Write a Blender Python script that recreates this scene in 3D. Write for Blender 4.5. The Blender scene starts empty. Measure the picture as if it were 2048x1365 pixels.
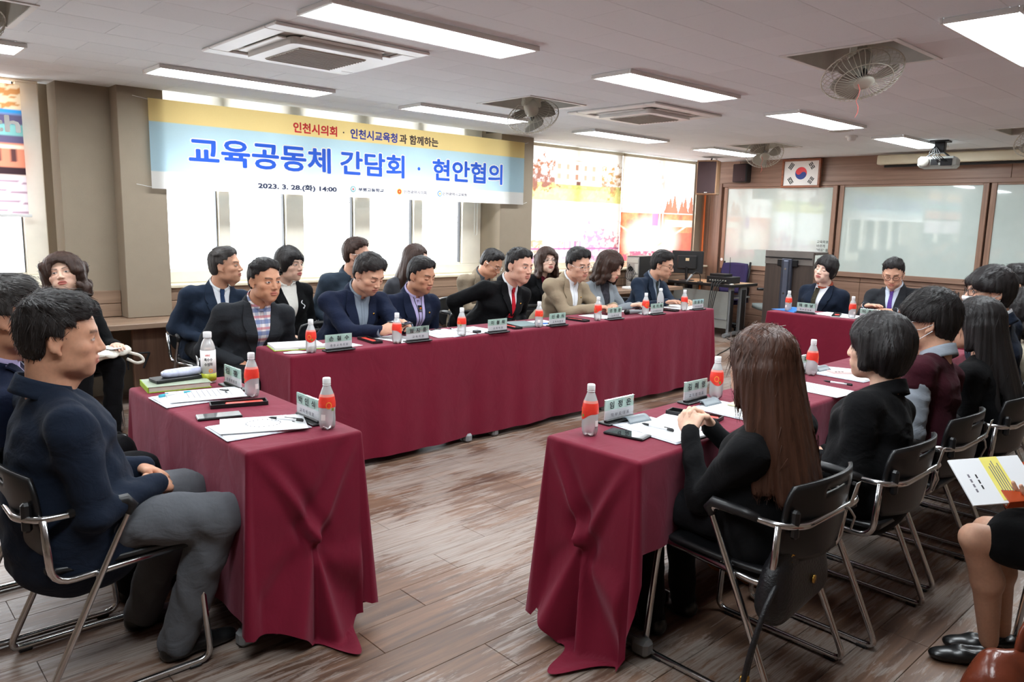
import bpy, math, random
import numpy as np
from mathutils import Matrix, Vector
S = bpy.context.scene
COL = S.collection
# ---------------------------------------------------------------- camera, world, light, exposure
cam = bpy.data.cameras.new('camera'); camo = bpy.data.objects.new('camera', cam); COL.objects.link(camo)
cam.sensor_width = 36.0; cam.lens = 1524.8 / 2048 * 36; cam.clip_start = .05; cam.clip_end = 200
_r = Vector((0.73503352, -0.6776027, 0.02408958)); _d = Vector((-0.08808647, -0.13065934, -0.98750641)); _f = Vector((0.67228454, 0.72372835, -0.15572663))
camo.matrix_world = Matrix(((_r.x, -_d.x, -_f.x, 0), (_r.y, -_d.y, -_f.y, 0), (_r.z, -_d.z, -_f.z, 1.5), (0, 0, 0, 1)))
S.camera = camo
W = bpy.data.worlds.new('overcast'); S.world = W; W.use_nodes = True
W.node_tree.nodes['Background'].inputs[0].default_value = (0.93, 0.96, 1.0, 1)
W.node_tree.nodes['Background'].inputs[1].default_value = 11.0
S.view_settings.view_transform = 'Standard'; S.view_settings.look = 'None'; S.view_settings.gamma = 1; S.view_settings.use_curve_mapping = False
S.view_settings.exposure = 0.24
S.cycles.max_bounces = 8; S.cycles.diffuse_bounces = 4; S.cycles.transparent_max_bounces = 12; S.cycles.caustics_reflective = False; S.cycles.caustics_refractive = False
S.cycles.sample_clamp_indirect = 6
LED = 25.0
HC, XW, YP, YW, YR, XB = 2.45, 10.3, 6.48, 6.85, -1.3, -2.6   # ceiling, whiteboard wall, pillar faces, windows, corridor wall, back wall
def portal(x0, x1, z0, z1):
    l = bpy.data.lights.new('window_portal', 'AREA'); l.shape = 'RECTANGLE'; l.size = x1 - x0; l.size_y = z1 - z0; l.cycles.is_portal = True
    o = bpy.data.objects.new('window_portal', l); COL.objects.link(o); o.location = ((x0 + x1) / 2, YW + .12, (z0 + z1) / 2); o.rotation_euler = (math.radians(-90), 0, 0)
for a in ((-1.4, 1.29), (2.19, 5.78), (6.29, 10.0)): portal(a[0], a[1], .95, 2.44 if a[0] != 2.19 else 2.56)
# ---------------------------------------------------------------- helpers
def link(o, parent=None):
    COL.objects.link(o)
    if parent is not None: o.parent = parent
    return o
def tag(o, label=None, cat=None, group=None, kind=None):
    if label: o['label'] = label
    if cat: o['category'] = cat
    if group: o['group'] = group
    if kind: o['kind'] = kind
    return o
def empty(name, loc=(0, 0, 0), rz=0, label=None, cat=None, group=None, kind=None):
    o = bpy.data.objects.new(name, None); o.empty_display_size = .1
    o.location = loc; o.rotation_euler = (0, 0, rz); link(o)
    return tag(o, label, cat, group, kind)
def mesh_obj(name, V, F, mat, parent=None, smooth=False, loc=None, rz=None):
    me = bpy.data.meshes.new(name)
    me.from_pydata([tuple(v) for v in V], [], [tuple(f) for f in F])
    if smooth: me.shade_smooth()
    for m in (mat if isinstance(mat, (list, tuple)) else [mat]): me.materials.append(m)
    o = bpy.data.objects.new(name, me); link(o, parent)
    if loc is not None: o.location = loc
    if rz is not None: o.rotation_euler = (0, 0, rz)
    return o
def np_obj(name, V, Q, mat, parent=None, smooth=True, col=None, mids=None):
    """fast mesh from numpy: V (n,3), Q (m,4) or (m,3)"""
    me = bpy.data.meshes.new(name); V = np.asarray(V, np.float32); Q = np.asarray(Q, np.int32)
    k = Q.shape[1]
    me.vertices.add(len(V)); me.vertices.foreach_set('co', V.ravel())
    me.loops.add(Q.size); me.loops.foreach_set('vertex_index', Q.ravel())
    me.polygons.add(len(Q)); me.polygons.foreach_set('loop_start', np.arange(0, Q.size, k, dtype=np.int32))
    for m in (mat if isinstance(mat, (list, tuple)) else [mat]): me.materials.append(m)
    if mids is not None: me.polygons.foreach_set('material_index', np.asarray(mids, np.int32))
    me.update(calc_edges=True)
    if smooth: me.shade_smooth()
    if col is not None:
        a = me.color_attributes.new('Col', 'FLOAT_COLOR', 'POINT'); a.data.foreach_set('color', np.asarray(col, np.float32).ravel())
    o = bpy.data.objects.new(name, me); link(o, parent); return o
def copy_tree(o, parent=None, loc=None, rz=None):
    c = o.copy(); link(c, parent)
    for ch in o.children: copy_tree(ch, c)
    if loc is not None: c.location = loc
    if rz is not None: c.rotation_euler = (0, 0, rz)
    return c
def nrm(v): v = np.asarray(v, float); return v / (np.linalg.norm(v) + 1e-12)
class MB:
    def __init__(s): s.V = []; s.F = []
    def add(s, V, F):
        n = len(s.V); s.V += [tuple(map(float, v)) for v in V]; s.F += [tuple(i + n for i in f) for f in F]; return s
    def box(s, lo, hi, b=0.0):
        lo = np.array(lo, float); hi = np.array(hi, float)
        if b <= 0:
            V = [(x, y, z) for x in (lo[0], hi[0]) for y in (lo[1], hi[1]) for z in (lo[2], hi[2])]
            return s.add(V, [(0, 1, 3, 2), (4, 6, 7, 5), (0, 4, 5, 1), (2, 3, 7, 6), (0, 2, 6, 4), (1, 5, 7, 3)])
        b = min(b, *(.49 * (hi - lo))); V = []; idx = {}
        for i in (0, 1):
            for j in (0, 1):
                for k in (0, 1):
                    c = (hi[0] if i else lo[0], hi[1] if j else lo[1], hi[2] if k else lo[2]); sg = (-1 if i else 1, -1 if j else 1, -1 if k else 1)
                    for ax in range(3):   # vertex on the face of axis ax
                        idx[i, j, k, ax] = len(V); V.append(tuple(c[a] + (0 if a == ax else sg[a] * b) for a in range(3)))
        F = []
        def q(*ks): F.append(tuple(idx[k] for k in ks))
        for t in (0, 1):
            o = (lambda L: L if t else L[::-1])
            q(*o([(t, 0, 0, 0), (t, 1, 0, 0), (t, 1, 1, 0), (t, 0, 1, 0)])); q(*o([(0, t, 0, 1), (0, t, 1, 1), (1, t, 1, 1), (1, t, 0, 1)])); q(*o([(0, 0, t, 2), (1, 0, t, 2), (1, 1, t, 2), (0, 1, t, 2)]))
        for j in (0, 1):
            for k in (0, 1):
                q((0, j, k, 1), (1, j, k, 1), (1, j, k, 2), (0, j, k, 2)); q((j, 0, k, 0), (j, 1, k, 0), (j, 1, k, 2), (j, 0, k, 2)); q((j, k, 0, 0), (j, k, 1, 0), (j, k, 1, 1), (j, k, 0, 1))
        for i in (0, 1):
            for j in (0, 1):
                for k in (0, 1): q((i, j, k, 0), (i, j, k, 1), (i, j, k, 2))
        return s.add(V, F)
    def tube(s, P, r, n=8, closed=False, caps=True):
        P = [np.array(p, float) for p in P]; m = len(P); R = r if hasattr(r, '__len__') else [r] * m
        T = [nrm((P[(i + 1) % m] if (closed or i < m - 1) else P[i]) - (P[i - 1] if (closed or i > 0) else P[i])) for i in range(m)]
        u = np.cross(T[0], (0, 0, 1)); u = nrm(u if np.linalg.norm(u) > .1 else np.cross(T[0], (1, 0, 0))); V = []
        for i in range(m):
            u = nrm(u - T[i] * (u @ T[i])); w = np.cross(T[i], u)
            for k in range(n): a = 2 * math.pi * k / n; V.append(P[i] + R[i] * (math.cos(a) * u + math.sin(a) * w))
        F = [(i * n + k, i * n + (k + 1) % n, ((i + 1) % m) * n + (k + 1) % n, ((i + 1) % m) * n + k) for i in range(m if closed else m - 1) for k in range(n)]
        if caps and not closed: F += [tuple(range(n))[::-1], tuple((m - 1) * n + k for k in range(n))]
        return s.add(V, F)
    def cyl(s, p0, p1, r0, r1=None, n=16): return s.tube([p0, p1], [r0, r0 if r1 is None else r1], n)
    def lathe(s, prof, n=24, c=(0, 0, 0), axis=2):
        V = []
        for r, z in prof:
            for k in range(n):
                a = 2 * math.pi * k / n; p = [r * math.cos(a), r * math.sin(a), z]
                if axis == 1: p = [p[0], p[2], p[1]]
                if axis == 0: p = [p[2], p[0], p[1]]
                V.append([p[i] + c[i] for i in range(3)])
        F = [(i * n + k, i * n + (k + 1) % n, (i + 1) * n + (k + 1) % n, (i + 1) * n + k) for i in range(len(prof) - 1) for k in range(n)]
        F += [tuple(range(n))[::-1], tuple((len(prof) - 1) * n + k for k in range(n))]
        return s.add(V, F)
    def prism(s, P, z0, z1):   # P 2d polygon (ccw)
        n = len(P); V = [(x, y, z0) for x, y in P] + [(x, y, z1) for x, y in P]
        return s.add(V, [tuple(range(n))[::-1], tuple(range(n, 2 * n))] + [(i, (i + 1) % n, n + (i + 1) % n, n + i) for i in range(n)])
    def grid(s, fn, nu, nv, th=0.0, mask=None):
        """fn(u,v) -> point on the unit square; th > 0 makes a thick shell"""
        P = np.array([[fn(i / nu, j / nv) for j in range(nv + 1)] for i in range(nu + 1)], float)
        du = np.gradient(P, axis=0); dv = np.gradient(P, axis=1); N = np.cross(du, dv); N /= np.linalg.norm(N, axis=2, keepdims=True) + 1e-12
        idx = lambda i, j: i * (nv + 1) + j
        C = [(i, j) for i in range(nu) for j in range(nv) if mask is None or mask((i + .5) / nu, (j + .5) / nv)]
        top = [(idx(i, j), idx(i + 1, j), idx(i + 1, j + 1), idx(i, j + 1)) for i, j in C]
        if th == 0: return s.add(P.reshape(-1, 3), top)
        n = P.shape[0] * P.shape[1]; cs = set(C); F = list(top) + [tuple(n + k for k in f[::-1]) for f in top]
        for i, j in C:
            for di, dj, a, b in ((0, -1, (i, j), (i + 1, j)), (1, 0, (i + 1, j), (i + 1, j + 1)), (0, 1, (i + 1, j + 1), (i, j + 1)), (-1, 0, (i, j + 1), (i, j))):
                if (i + di, j + dj) not in cs: F.append((idx(*b), idx(*a), n + idx(*a), n + idx(*b)))
        return s.add(np.concatenate([P, P - N * th]).reshape(-1, 3), F)
    def xf(s, M): s.V = [tuple(M @ Vector(v)) for v in s.V]; return s
    def obj(s, name, mat, parent=None, smooth=False, loc=None, rz=None): return mesh_obj(name, s.V, s.F, mat, parent, smooth, loc, rz)
def arc(c, r, a0, a1, n, ax=(0, 1)):
    out = []
    for i in range(n + 1):
        a = math.radians(a0 + (a1 - a0) * i / n); p = list(c); p[ax[0]] += r * math.cos(a); p[ax[1]] += r * math.sin(a); out.append(tuple(p))
    return out
def fillet(P, r, n=4):
    P = [np.array(p, float) for p in P]; out = [P[0]]
    for i in range(1, len(P) - 1):
        a = nrm(P[i - 1] - P[i]); b = nrm(P[i + 1] - P[i]); d = min(r, .45 * np.linalg.norm(P[i - 1] - P[i]), .45 * np.linalg.norm(P[i + 1] - P[i]))
        for k in range(n + 1):
            t = k / n; out.append((1 - t) ** 2 * (P[i] + a * d) + 2 * t * (1 - t) * P[i] + t * t * (P[i] + b * d))
    return out + [P[-1]]
def text_obj(name, body, size, mat, parent, M, width=None, bold=0.0, depth=.0006, align='CENTER', height=None, res=2):
    """flat lettering; bold is drawn by repeating the glyphs shifted round a small circle"""
    c = bpy.data.curves.new(name, 'FONT'); c.body = body; c.size = size; c.align_x = align; c.resolution_u = res
    t = bpy.data.objects.new(name, c)
    me0 = bpy.data.meshes.new_from_object(t); bpy.data.objects.remove(t); bpy.data.curves.remove(c)
    co = np.zeros(len(me0.vertices) * 3, np.float32); me0.vertices.foreach_get('co', co); co = co.reshape(-1, 3); F0 = [tuple(p.vertices) for p in me0.polygons]; bpy.data.meshes.remove(me0)
    if width and len(co): co[:, 0] *= width / max(1e-6, np.ptp(co[:, 0]))
    if height and len(co): co[:, 1] *= height / max(1e-6, np.ptp(co[:, 1]))
    sh = [(0, 0)] + ([(bold * math.cos(k * math.pi / 4), bold * math.sin(k * math.pi / 4)) for k in range(8)] if bold > 0 else []); n = len(co)
    V = np.concatenate([co + np.array((x, y, depth + .00002 * k), np.float32) for k, (x, y) in enumerate(sh)]); F = [tuple(i + n * k for i in f) for k in range(len(sh)) for f in F0]
    V = (np.c_[V, np.ones(len(V))] @ np.array(M).T)[:, :3]
    me = bpy.data.meshes.new(name); me.from_pydata(V.tolist(), [], F); me.materials.append(mat)
    return link(bpy.data.objects.new(name, me), parent)
def frameM(o, x, y):   # matrix with text x axis, y axis
    x = Vector(x).normalized(); y = Vector(y).normalized(); z = x.cross(y)
    return Matrix(((x.x, y.x, z.x, o[0]), (x.y, y.y, z.y, o[1]), (x.z, y.z, z.z, o[2]), (0, 0, 0, 1)))
def srgb(r, g, b): return tuple(((c / 255) / 12.92 if c / 255 <= .04045 else ((c / 255 + .055) / 1.055) ** 2.4) for c in (r, g, b))
# ---------------------------------------------------------------- materials
MATS = {}
class NT:
    def __init__(s, name):
        s.m = bpy.data.materials.new(name); s.m.use_nodes = True; s.t = s.m.node_tree; s.b = s.t.nodes['Principled BSDF']; s.out = s.t.nodes['Material Output']
    def n(s, typ, **kw):
        x = s.t.nodes.new(typ)
        for k, v in kw.items():
            if k.startswith('_'): setattr(x, k[1:], v)
            else: x.inputs[k.replace('__', ' ')].default_value = v
        return x
    def l(s, a, b): s.t.links.new(a, b)
    def coord(s, scale=(1, 1, 1), world=False, rot=(0, 0, 0)):
        src = s.n('ShaderNodeNewGeometry').outputs['Position'] if world else s.n('ShaderNodeTexCoord').outputs['Object']
        mp = s.n('ShaderNodeMapping'); mp.inputs['Scale'].default_value = scale; mp.inputs['Rotation'].default_value = rot; s.l(src, mp.inputs[0]); return mp.outputs[0]
    def noise(s, vec, scale=5, detail=3, rough=.55, dist=0):
        x = s.n('ShaderNodeTexNoise', Scale=scale, Detail=detail, Roughness=rough, Distortion=dist); s.l(vec, x.inputs['Vector']); return x.outputs['Fac']
    def ramp(s, fac, stops):
        x = s.n('ShaderNodeValToRGB'); e = x.color_ramp.elements
        while len(e) < len(stops): e.new(.5)
        for el, (p, c) in zip(e, stops): el.position = p; el.color = (*c[:3], 1) if len(c) >= 3 else (c[0],) * 3 + (1,)
        s.l(fac, x.inputs[0]); return x.outputs[0]
    def mix(s, fac, a, b, blend='MIX'):
        x = s.n('ShaderNodeMix', _data_type='RGBA', _blend_type=blend)
        for sock, v in ((x.inputs[0], fac), (x.inputs[6], a), (x.inputs[7], b)):
            if hasattr(v, 'links'): s.l(v, sock)
            else: sock.default_value = (*v[:3], 1) if hasattr(v, '__len__') else v
        return x.outputs[2]
    def bump(s, h, strength=.3, dist=.01):
        x = s.n('ShaderNodeBump', Strength=strength, Distance=dist); s.l(h, x.inputs['Height']); s.l(x.outputs[0], s.b.inputs['Normal']); return x
def setp(t, col=None, rough=.5, metal=0, spec=.5, **kw):
    if col is not None: t.b.inputs['Base Color'].default_value = (*col[:3], 1)
    t.b.inputs['Roughness'].default_value = rough; t.b.inputs['Metallic'].default_value = metal; t.b.inputs['Specular IOR Level'].default_value = spec
    for k, v in kw.items(): t.b.inputs[k.replace('__', ' ')].default_value = v
def plain(name, col, rough=.5, metal=0, spec=.5, var=.06, scale=8, bump=0, bscale=60, **kw):
    """colour with a faint procedural variation and optional fine relief"""
    if name in MATS: return MATS[name]
    t = NT(name); setp(t, col, rough, metal, spec, **kw); v = t.coord()
    nz = t.noise(v, scale, 3); a = tuple(c * (1 - var) for c in col[:3]); b = tuple(min(1, c * (1 + var)) for c in col[:3])
    t.l(t.ramp(nz, [(.3, a), (.7, b)]), t.b.inputs['Base Color'])
    if bump: t.bump(t.noise(v, bscale, 4), bump, .004)
    MATS[name] = t.m; return t.m
def fabric(name, col, rough=.85, weave=900, var=.12, wr=.35, sheen=.02):
    if name in MATS: return MATS[name]
    t = NT(name); setp(t, col, rough, 0, .12, Sheen__Weight=sheen, Sheen__Roughness=.5); v = t.coord()
    f1 = t.noise(t.coord((1, 1, .6)), weave, 2); big = t.noise(v, 6, 2)
    c0 = t.mix(.5, t.ramp(f1, [(.3, tuple(c * (1 - var) for c in col)), (.7, tuple(min(1, c * (1 + var)) for c in col))]), t.ramp(big, [(.3, tuple(c * .9 for c in col)), (.7, tuple(min(1, c * 1.1) for c in col))]))
    t.l(c0, t.b.inputs['Base Color'])
    w = t.noise(t.coord((1.0, 1.0, 1.6)), 9, 3, .5, 1.2); w2 = t.noise(v, 28, 3, .5, .8)
    m = t.n('ShaderNodeMath', _operation='MULTIPLY_ADD'); m.inputs[1].default_value = .35; t.l(w2, m.inputs[0]); t.l(w, m.inputs[2])
    t.bump(m.outputs[0], wr * .6, .03); MATS[name] = t.m; return t.m
def wood(name, c0, c1, scale=1.0, axis=0, rough=.45, world=True, grain=22):
    if name in MATS: return MATS[name]
    t = NT(name); setp(t, c0, rough); sc = [grain, grain, grain]; sc[axis] = .9
    v = t.coord(tuple(scale * q for q in sc), world)
    n1 = t.noise(v, 1.0, 5, .6, .3); oi = t.n('ShaderNodeObjectInfo'); base = t.ramp(n1, [(.28, c0), (.52, tuple((a + b) / 2 for a, b in zip(c0, c1))), (.74, c1)])
    rnd = t.ramp(oi.outputs['Random'], [(0, (.9, .9, .9)), (1, (1.08, 1.08, 1.08))])
    t.l(t.mix(1.0, base, rnd, 'MULTIPLY'), t.b.inputs['Base Color']); t.bump(n1, .12, .002); MATS[name] = t.m; return t.m
def emit(name, col, strength):
    t = NT(name); t.b.inputs['Emission Color'].default_value = (*col, 1); t.b.inputs['Emission Strength'].default_value = strength; setp(t, (.9, .9, .9), .5); t.m.cycles.emission_sampling = 'FRONT'
    return t.m
# ---------------------------------------------------------------- room materials
def floor_mat():
    t = NT('worn_vinyl_plank'); setp(t, (.2, .12, .08), .42); v = t.coord((1, 1, 1), True)
    oi = t.n('ShaderNodeObjectInfo')
    st = t.noise(t.coord((1.2, 15, 1), True), 1.3, 4, .65, .4)
    brown = t.ramp(st, [(.3, srgb(74, 54, 44)), (.5, srgb(108, 81, 64)), (.72, srgb(134, 104, 84))])
    tint = t.ramp(oi.outputs['Random'], [(0, (.86, .84, .83)), (.5, (1, .97, .94)), (1, (1.1, 1.08, 1.06))])
    base = t.mix(1, brown, tint, 'MULTIPLY')
    pa = t.noise(t.coord((2.4, 21, 1), True), 2.0, 6, .72, .6); pb = t.noise(v, 1.6, 2)
    ad = t.n('ShaderNodeMath', _operation='ADD'); t.l(pa, ad.inputs[0]); t.l(pb, ad.inputs[1])
    hv = t.n('ShaderNodeMath', _operation='MULTIPLY'); hv.inputs[1].default_value = .5; t.l(ad.outputs[0], hv.inputs[0]); msk = t.ramp(hv.outputs[0], [(.482, (.04, .04, .04)), (.515, (.62, .62, .62)), (.58, (.9, .9, .9))])
    gr = t.noise(t.coord((3, 170, 1), True), 1, 2); grm = t.ramp(gr, [(.42, (.55, .55, .55)), (.56, (1, 1, 1))])
    f = t.mix(1, msk, grm, 'MULTIPLY')
    c = t.mix(f, base, srgb(158, 147, 139))
    sp = t.noise(v, 26, 4, .8); spm = t.ramp(sp, [(.7, (0, 0, 0)), (.74, (.7, .7, .7))]); sp2 = t.noise(v, .9, 1); spk = t.mix(1, spm, t.ramp(sp2, [(.45, (0, 0, 0)), (.6, (1, 1, 1))]), 'MULTIPLY')
    c = t.mix(spk, c, srgb(205, 202, 200)); t.l(c, t.b.inputs['Base Color'])
    rr = t.ramp(st, [(.3, (.34,) * 3), (.7, (.52,) * 3)]); t.l(rr, t.b.inputs['Roughness']); t.bump(gr, .1, .002)
    return t.m
M_floor = floor_mat()
def ceil_mat():
    t = NT('ceiling_tile'); setp(t, (.7, .7, .71), .9, 0, .2); v = t.coord((1, 1, 1), True); n1 = t.noise(v, 70, 3, .7); n2 = t.noise(v, 300, 2)
    oi = t.n('ShaderNodeObjectInfo'); rnd = t.ramp(oi.outputs['Random'], [(0, (.96, .96, .96)), (1, (1.02, 1.02, 1.02))])
    c = t.mix(t.ramp(n1, [(.64, (0, 0, 0)), (.7, (.35, .35, .35))]), srgb(238, 242, 246), srgb(198, 201, 205)); t.l(t.mix(1, c, rnd, 'MULTIPLY'), t.b.inputs['Base Color']); t.bump(n2, .25, .003); return t.m
M_ceil = ceil_mat()
M_wallp = plain('taupe_wallpaper', srgb(146, 132, 114), .8, var=.03, bump=.25, bscale=260)
M_ivory = plain('ivory_paint', srgb(226, 216, 190), .5, var=.04)
M_upvc = plain('ivory_window_frame', srgb(248, 240, 224), .35, var=.03)
M_white = plain('white_plastic', srgb(232, 232, 230), .4, var=.02)
M_wallw = plain('white_wall', srgb(128, 112, 96), .8, var=.03)
M_wood = wood('walnut_laminate_y', srgb(126, 96, 80), srgb(166, 132, 112), axis=1)
M_woodx = wood('walnut_laminate_x', srgb(122, 98, 80), srgb(166, 138, 116), axis=0)
M_woodz = wood('walnut_laminate_z', srgb(118, 88, 72), srgb(160, 124, 102), axis=2)
M_dark = plain('dark_void', srgb(38, 34, 32), .8)
M_black = plain('black_plastic', srgb(22, 22, 24), .42, var=.1)
M_chrome = plain('chrome_tube', (.62, .62, .63), .18, 1, var=.03)
M_grey = plain('grey_plastic', srgb(128, 130, 132), .45)
M_steel = plain('black_steel', srgb(30, 30, 32), .45, .5)
def glass_mat():
    t = NT('window_glass'); tr = t.n('ShaderNodeBsdfTransparent'); tr.inputs[0].default_value = (.97, .98, .98, 1); gl = t.n('ShaderNodeBsdfGlossy', Roughness=.02); fr = t.n('ShaderNodeFresnel', IOR=1.2)
    v = t.noise(t.coord(), 3, 2); mx = t.n('ShaderNodeMixShader'); t.l(fr.outputs[0], mx.inputs[0]); t.l(tr.outputs[0], mx.inputs[1]); t.l(gl.outputs[0], mx.inputs[2]); t.l(mx.outputs[0], t.out.inputs[0])
    t.l(t.ramp(v, [(.3, (.95, .97, .97)), (.7, (1, 1, 1))]), tr.inputs[0]); return t.m
M_glass = glass_mat()
def cloth_translucent(name, colsock=None, col=(.9, .9, .9), trans=.5, attr=None):
    t = NT(name); d = t.n('ShaderNodeBsdfDiffuse'); tr = t.n('ShaderNodeBsdfTranslucent'); mx = t.n('ShaderNodeMixShader'); mx.inputs[0].default_value = trans
    v = t.coord((1, 1, 1)); nz = t.ramp(t.noise(v, 400, 2), [(.3, (.95, .95, .95)), (.7, (1, 1, 1))])
    if attr: a = t.n('ShaderNodeAttribute'); a.attribute_name = attr; cs = a.outputs['Color']
    else: cs = col
    c = t.mix(1, nz, cs, 'MULTIPLY'); t.l(c, d.inputs[0]); t.l(c, tr.inputs[0]); t.l(d.outputs[0], mx.inputs[1]); t.l(tr.outputs[0], mx.inputs[2]); t.l(mx.outputs[0], t.out.inputs[0]); return t.m
# ---------------------------------------------------------------- floor
fl = MB().box((XB - .1, YR - .1, -.1), (XW + .1, YW + .3, -.012)).obj('floor', M_floor); tag(fl, 'worn brown wood-look plank floor with pale scuffs', kind='structure')
PL, PWD = .914, .178
pm = MB().box((0, 0, -.012), (PL - .002, PWD - .002, 0), .0012); plank_me = None
cells = []
for r in range(int((YW + .1 - YR) / PWD) + 1):
    y = YR + r * PWD; x = XB - PL + ((r * 305) % 914) / 1000.0
    while x < XW: cells.append((x, y)); x += PL
def vis_score(c):
    cx, cy = c[0] + PL / 2, c[1] + PWD / 2; d = cx * .672 + cy * .724 + .2; r = (cx * .735 - cy * .678) / max(d, .01)
    return d if (d > 1.5 and abs(r) < .78) else 50 + abs(d)
cells.sort(key=vis_score)
rest = MB()
for i, (x, y) in enumerate(cells):
    x0, x1 = max(x, XB), min(x + PL, XW)
    if x1 - x0 < .02: continue
    if i < 300:
        if plank_me is None: o = pm.obj('plank', M_floor, fl); plank_me = o.data
        else: o = link(bpy.data.objects.new('plank', plank_me), fl)
        o.location = (x, y, 0)
    else: rest.box((x0, y, -.012), (x1 - .002, y + PWD - .002, 0))
tag(rest.obj('plank_remainder', M_floor, fl), kind='stuff')
# ---------------------------------------------------------------- ceiling
HOLES = []
FANS = [(4.43, 1.97), (4.49, 4.67), (8.48, 4.82), (8.5, 2.06), (.60, 4.63)]
LIGHTS = [(.42, 5.5), (.42, 3.3), (2.43, 1.21), (.42, 1.21)] + [(x, y) for y in (5.5, 3.3) for x in (2.43, 4.5, 6.68, 8.85)] + [(4.5, 1.21), (6.68, 1.21), (8.85, 1.21)]
ACS = [(2.28, 4.19), (5.47, 4.27)]
HOLES.append((2.19, 6.46, 5.79, 7.2))
for x, y in FANS: HOLES.append((x - .3, y - .3, x + .3, y + .3))
for x, y in ACS: HOLES.append((x - .42, y - .42, x + .42, y + .42))
ce = MB().box((XB - .1, YR - .1, HC + .2), (XW + .1, YW + .3, HC + .3)).obj('ceiling', M_ceil); tag(ce, 'white mineral fibre tile ceiling', kind='structure')
def cut(rect, holes):
    out = [rect]
    for h in holes:
        nx = []
        for a in out:
            if h[0] >= a[2] or h[2] <= a[0] or h[1] >= a[3] or h[3] <= a[1]: nx.append(a); continue
            x0, x1 = max(a[0], h[0]), min(a[2], h[2])
            if a[0] < h[0]: nx.append((a[0], a[1], h[0], a[3]))
            if a[2] > h[2]: nx.append((h[2], a[1], a[2], a[3]))
            if a[1] < h[1]: nx.append((x0, a[1], x1, h[1]))
            if a[3] > h[3]: nx.append((x0, h[3], x1, a[3]))
        out = nx
    return out
TL, TW = .6, .3; tiles = []
for r in range(int((YW + .1 - YR) / TW) + 1):
    y = YR + r * TW; x = XB - (r % 2) * TL / 2
    while x < XW: tiles.append((max(x, XB), y, min(x + TL, XW), y + TW)); x += TL
def cvis(c):
    cx, cy = (c[0] + c[2]) / 2, (c[1] + c[3]) / 2; d = cx * .672 + cy * .724 - .15; r = (cx * .735 - cy * .678) / max(d, .01)
    return d if (d > 1.9 and abs(r) < .8) else 50 + abs(d)
tiles.sort(key=cvis); rest = MB(); tile_me = None; nt = 0
def tbox(m, a, z0=HC): return m.box((a[0] + .0006, a[1] + .0006, z0), (a[2] - .0006, a[3] - .0006, z0 + .015), .0016)
for a in tiles:
    if a[2] - a[0] < .01: continue
    ps = cut(a, HOLES)
    for p in ps:
        if p[2] - p[0] < .01 or p[3] - p[1] < .01: continue
        if nt < 300 and cvis(a) < 50:
            nt += 1
            if p == a and abs(a[2] - a[0] - TL) < 1e-6:
                if tile_me is None: o = tbox(MB(), (0, 0, TL, TW), 0).obj('ceiling_tile', M_ceil, ce); tile_me = o.data
                else: o = link(bpy.data.objects.new('ceiling_tile', tile_me), ce)
                o.location = (a[0], a[1], HC)
            else: tbox(MB(), p).obj('ceiling_tile', M_ceil, ce)
        else: tbox(rest, p)
tag(rest.obj('ceiling_tile_remainder', M_ceil, ce), kind='stuff')
# ---------------------------------------------------------------- walls
def struct(name, m, mat, label=None): return tag(m.obj(name, mat), label, kind='structure')
struct('wall_back', MB().box((XB - .1, YR - .1, 0), (XB, YW + .3, HC + .2)), M_wallw, 'plain pale wall behind the seats')
struct('wall_right', MB().box((XB, YR - .1, 0), (XW, YR, HC + .2)), M_wallw, 'plain pale corridor wall')
wf = struct('wall_front', MB().box((XW, YR - .1, 0), (XW + .1, YW + .3, HC + .2)), M_woodz, 'walnut panelled wall carrying the sliding whiteboards')
for y0, y1 in ((YR, .4), (.4, 2.7), (2.7, 4.95), (4.95, 6.2), (6.2, 6.85)):
    MB().box((XW - .03, y0 + .002, 2.13), (XW, y1 - .002, HC), .003).obj('frieze_panel', M_wood, wf)
MB().box((XW - .06, YR, 2.075), (XW - .001, 6.45, 2.13), .004).obj('header_rail', M_wood, wf)
MB().box((XW - .05, 6.47, 0), (XW, 6.66, 2.13), .003).obj('corner_panel', M_woodz, wf)
MB().box((XW - .05, 6.665, 0), (XW, 6.85, 2.13), .003).obj('corner_panel', M_woodz, wf)
for z0, z1 in ((.02, .20), (.205, .50), (.505, .80), (.805, .868)):
    for y0, y1 in ((YR, .55), (.55, 2.4), (2.4, 4.3), (4.3, 6.4)):
        MB().box((XW - .03, y0 + .002, z0), (XW, y1 - .002, z1), .004).obj('wainscot_board', M_wood, wf)
# window wall, pillars, sills, ledge
struct('wall_left', MB().box((XB, 6.75, 0), (XW, 7.1, .86)).box((XB, 6.75, .86), (-1.4, 7.1, HC + .2)).box((1.40, 6.92, .86), (1.6, 7.1, HC + .2)).box((5.78, 6.92, .86), (6.29, 7.1, HC + .2)).box((9.98, 6.8, .86), (XW, 7.1, HC + .2)).box((XB, 6.75, HC + .02), (2.19, 7.1, HC + .2)).box((5.79, 6.75, HC + .02), (XW, 7.1, HC + .2)).box((2.19, 6.75, HC + .14), (5.79, 7.1, HC + .2)), M_wallp, 'taupe papered window wall')
struct('trim_1', MB().box((1.48, 6.66, .66), (1.86, 6.95, HC + .02)), M_wallp, 'taupe pier standing behind the larger left pillar')
struct('trim_2', MB().box((1.85, YP, .66), (2.19, 6.95, HC + .02), .004), M_wallp, 'taupe pillar at the left end of the banner')
struct('trim_3', MB().box((5.79, YP, .66), (6.29, 6.95, HC + .02), .004), M_wallp, 'taupe pillar at the right end of the banner')
lw = struct('trim_4', MB().box((-1.5, 6.70, .66), (1.48, 6.75, .86)), M_dark, 'wood panelled band between ledge and windows')
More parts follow.
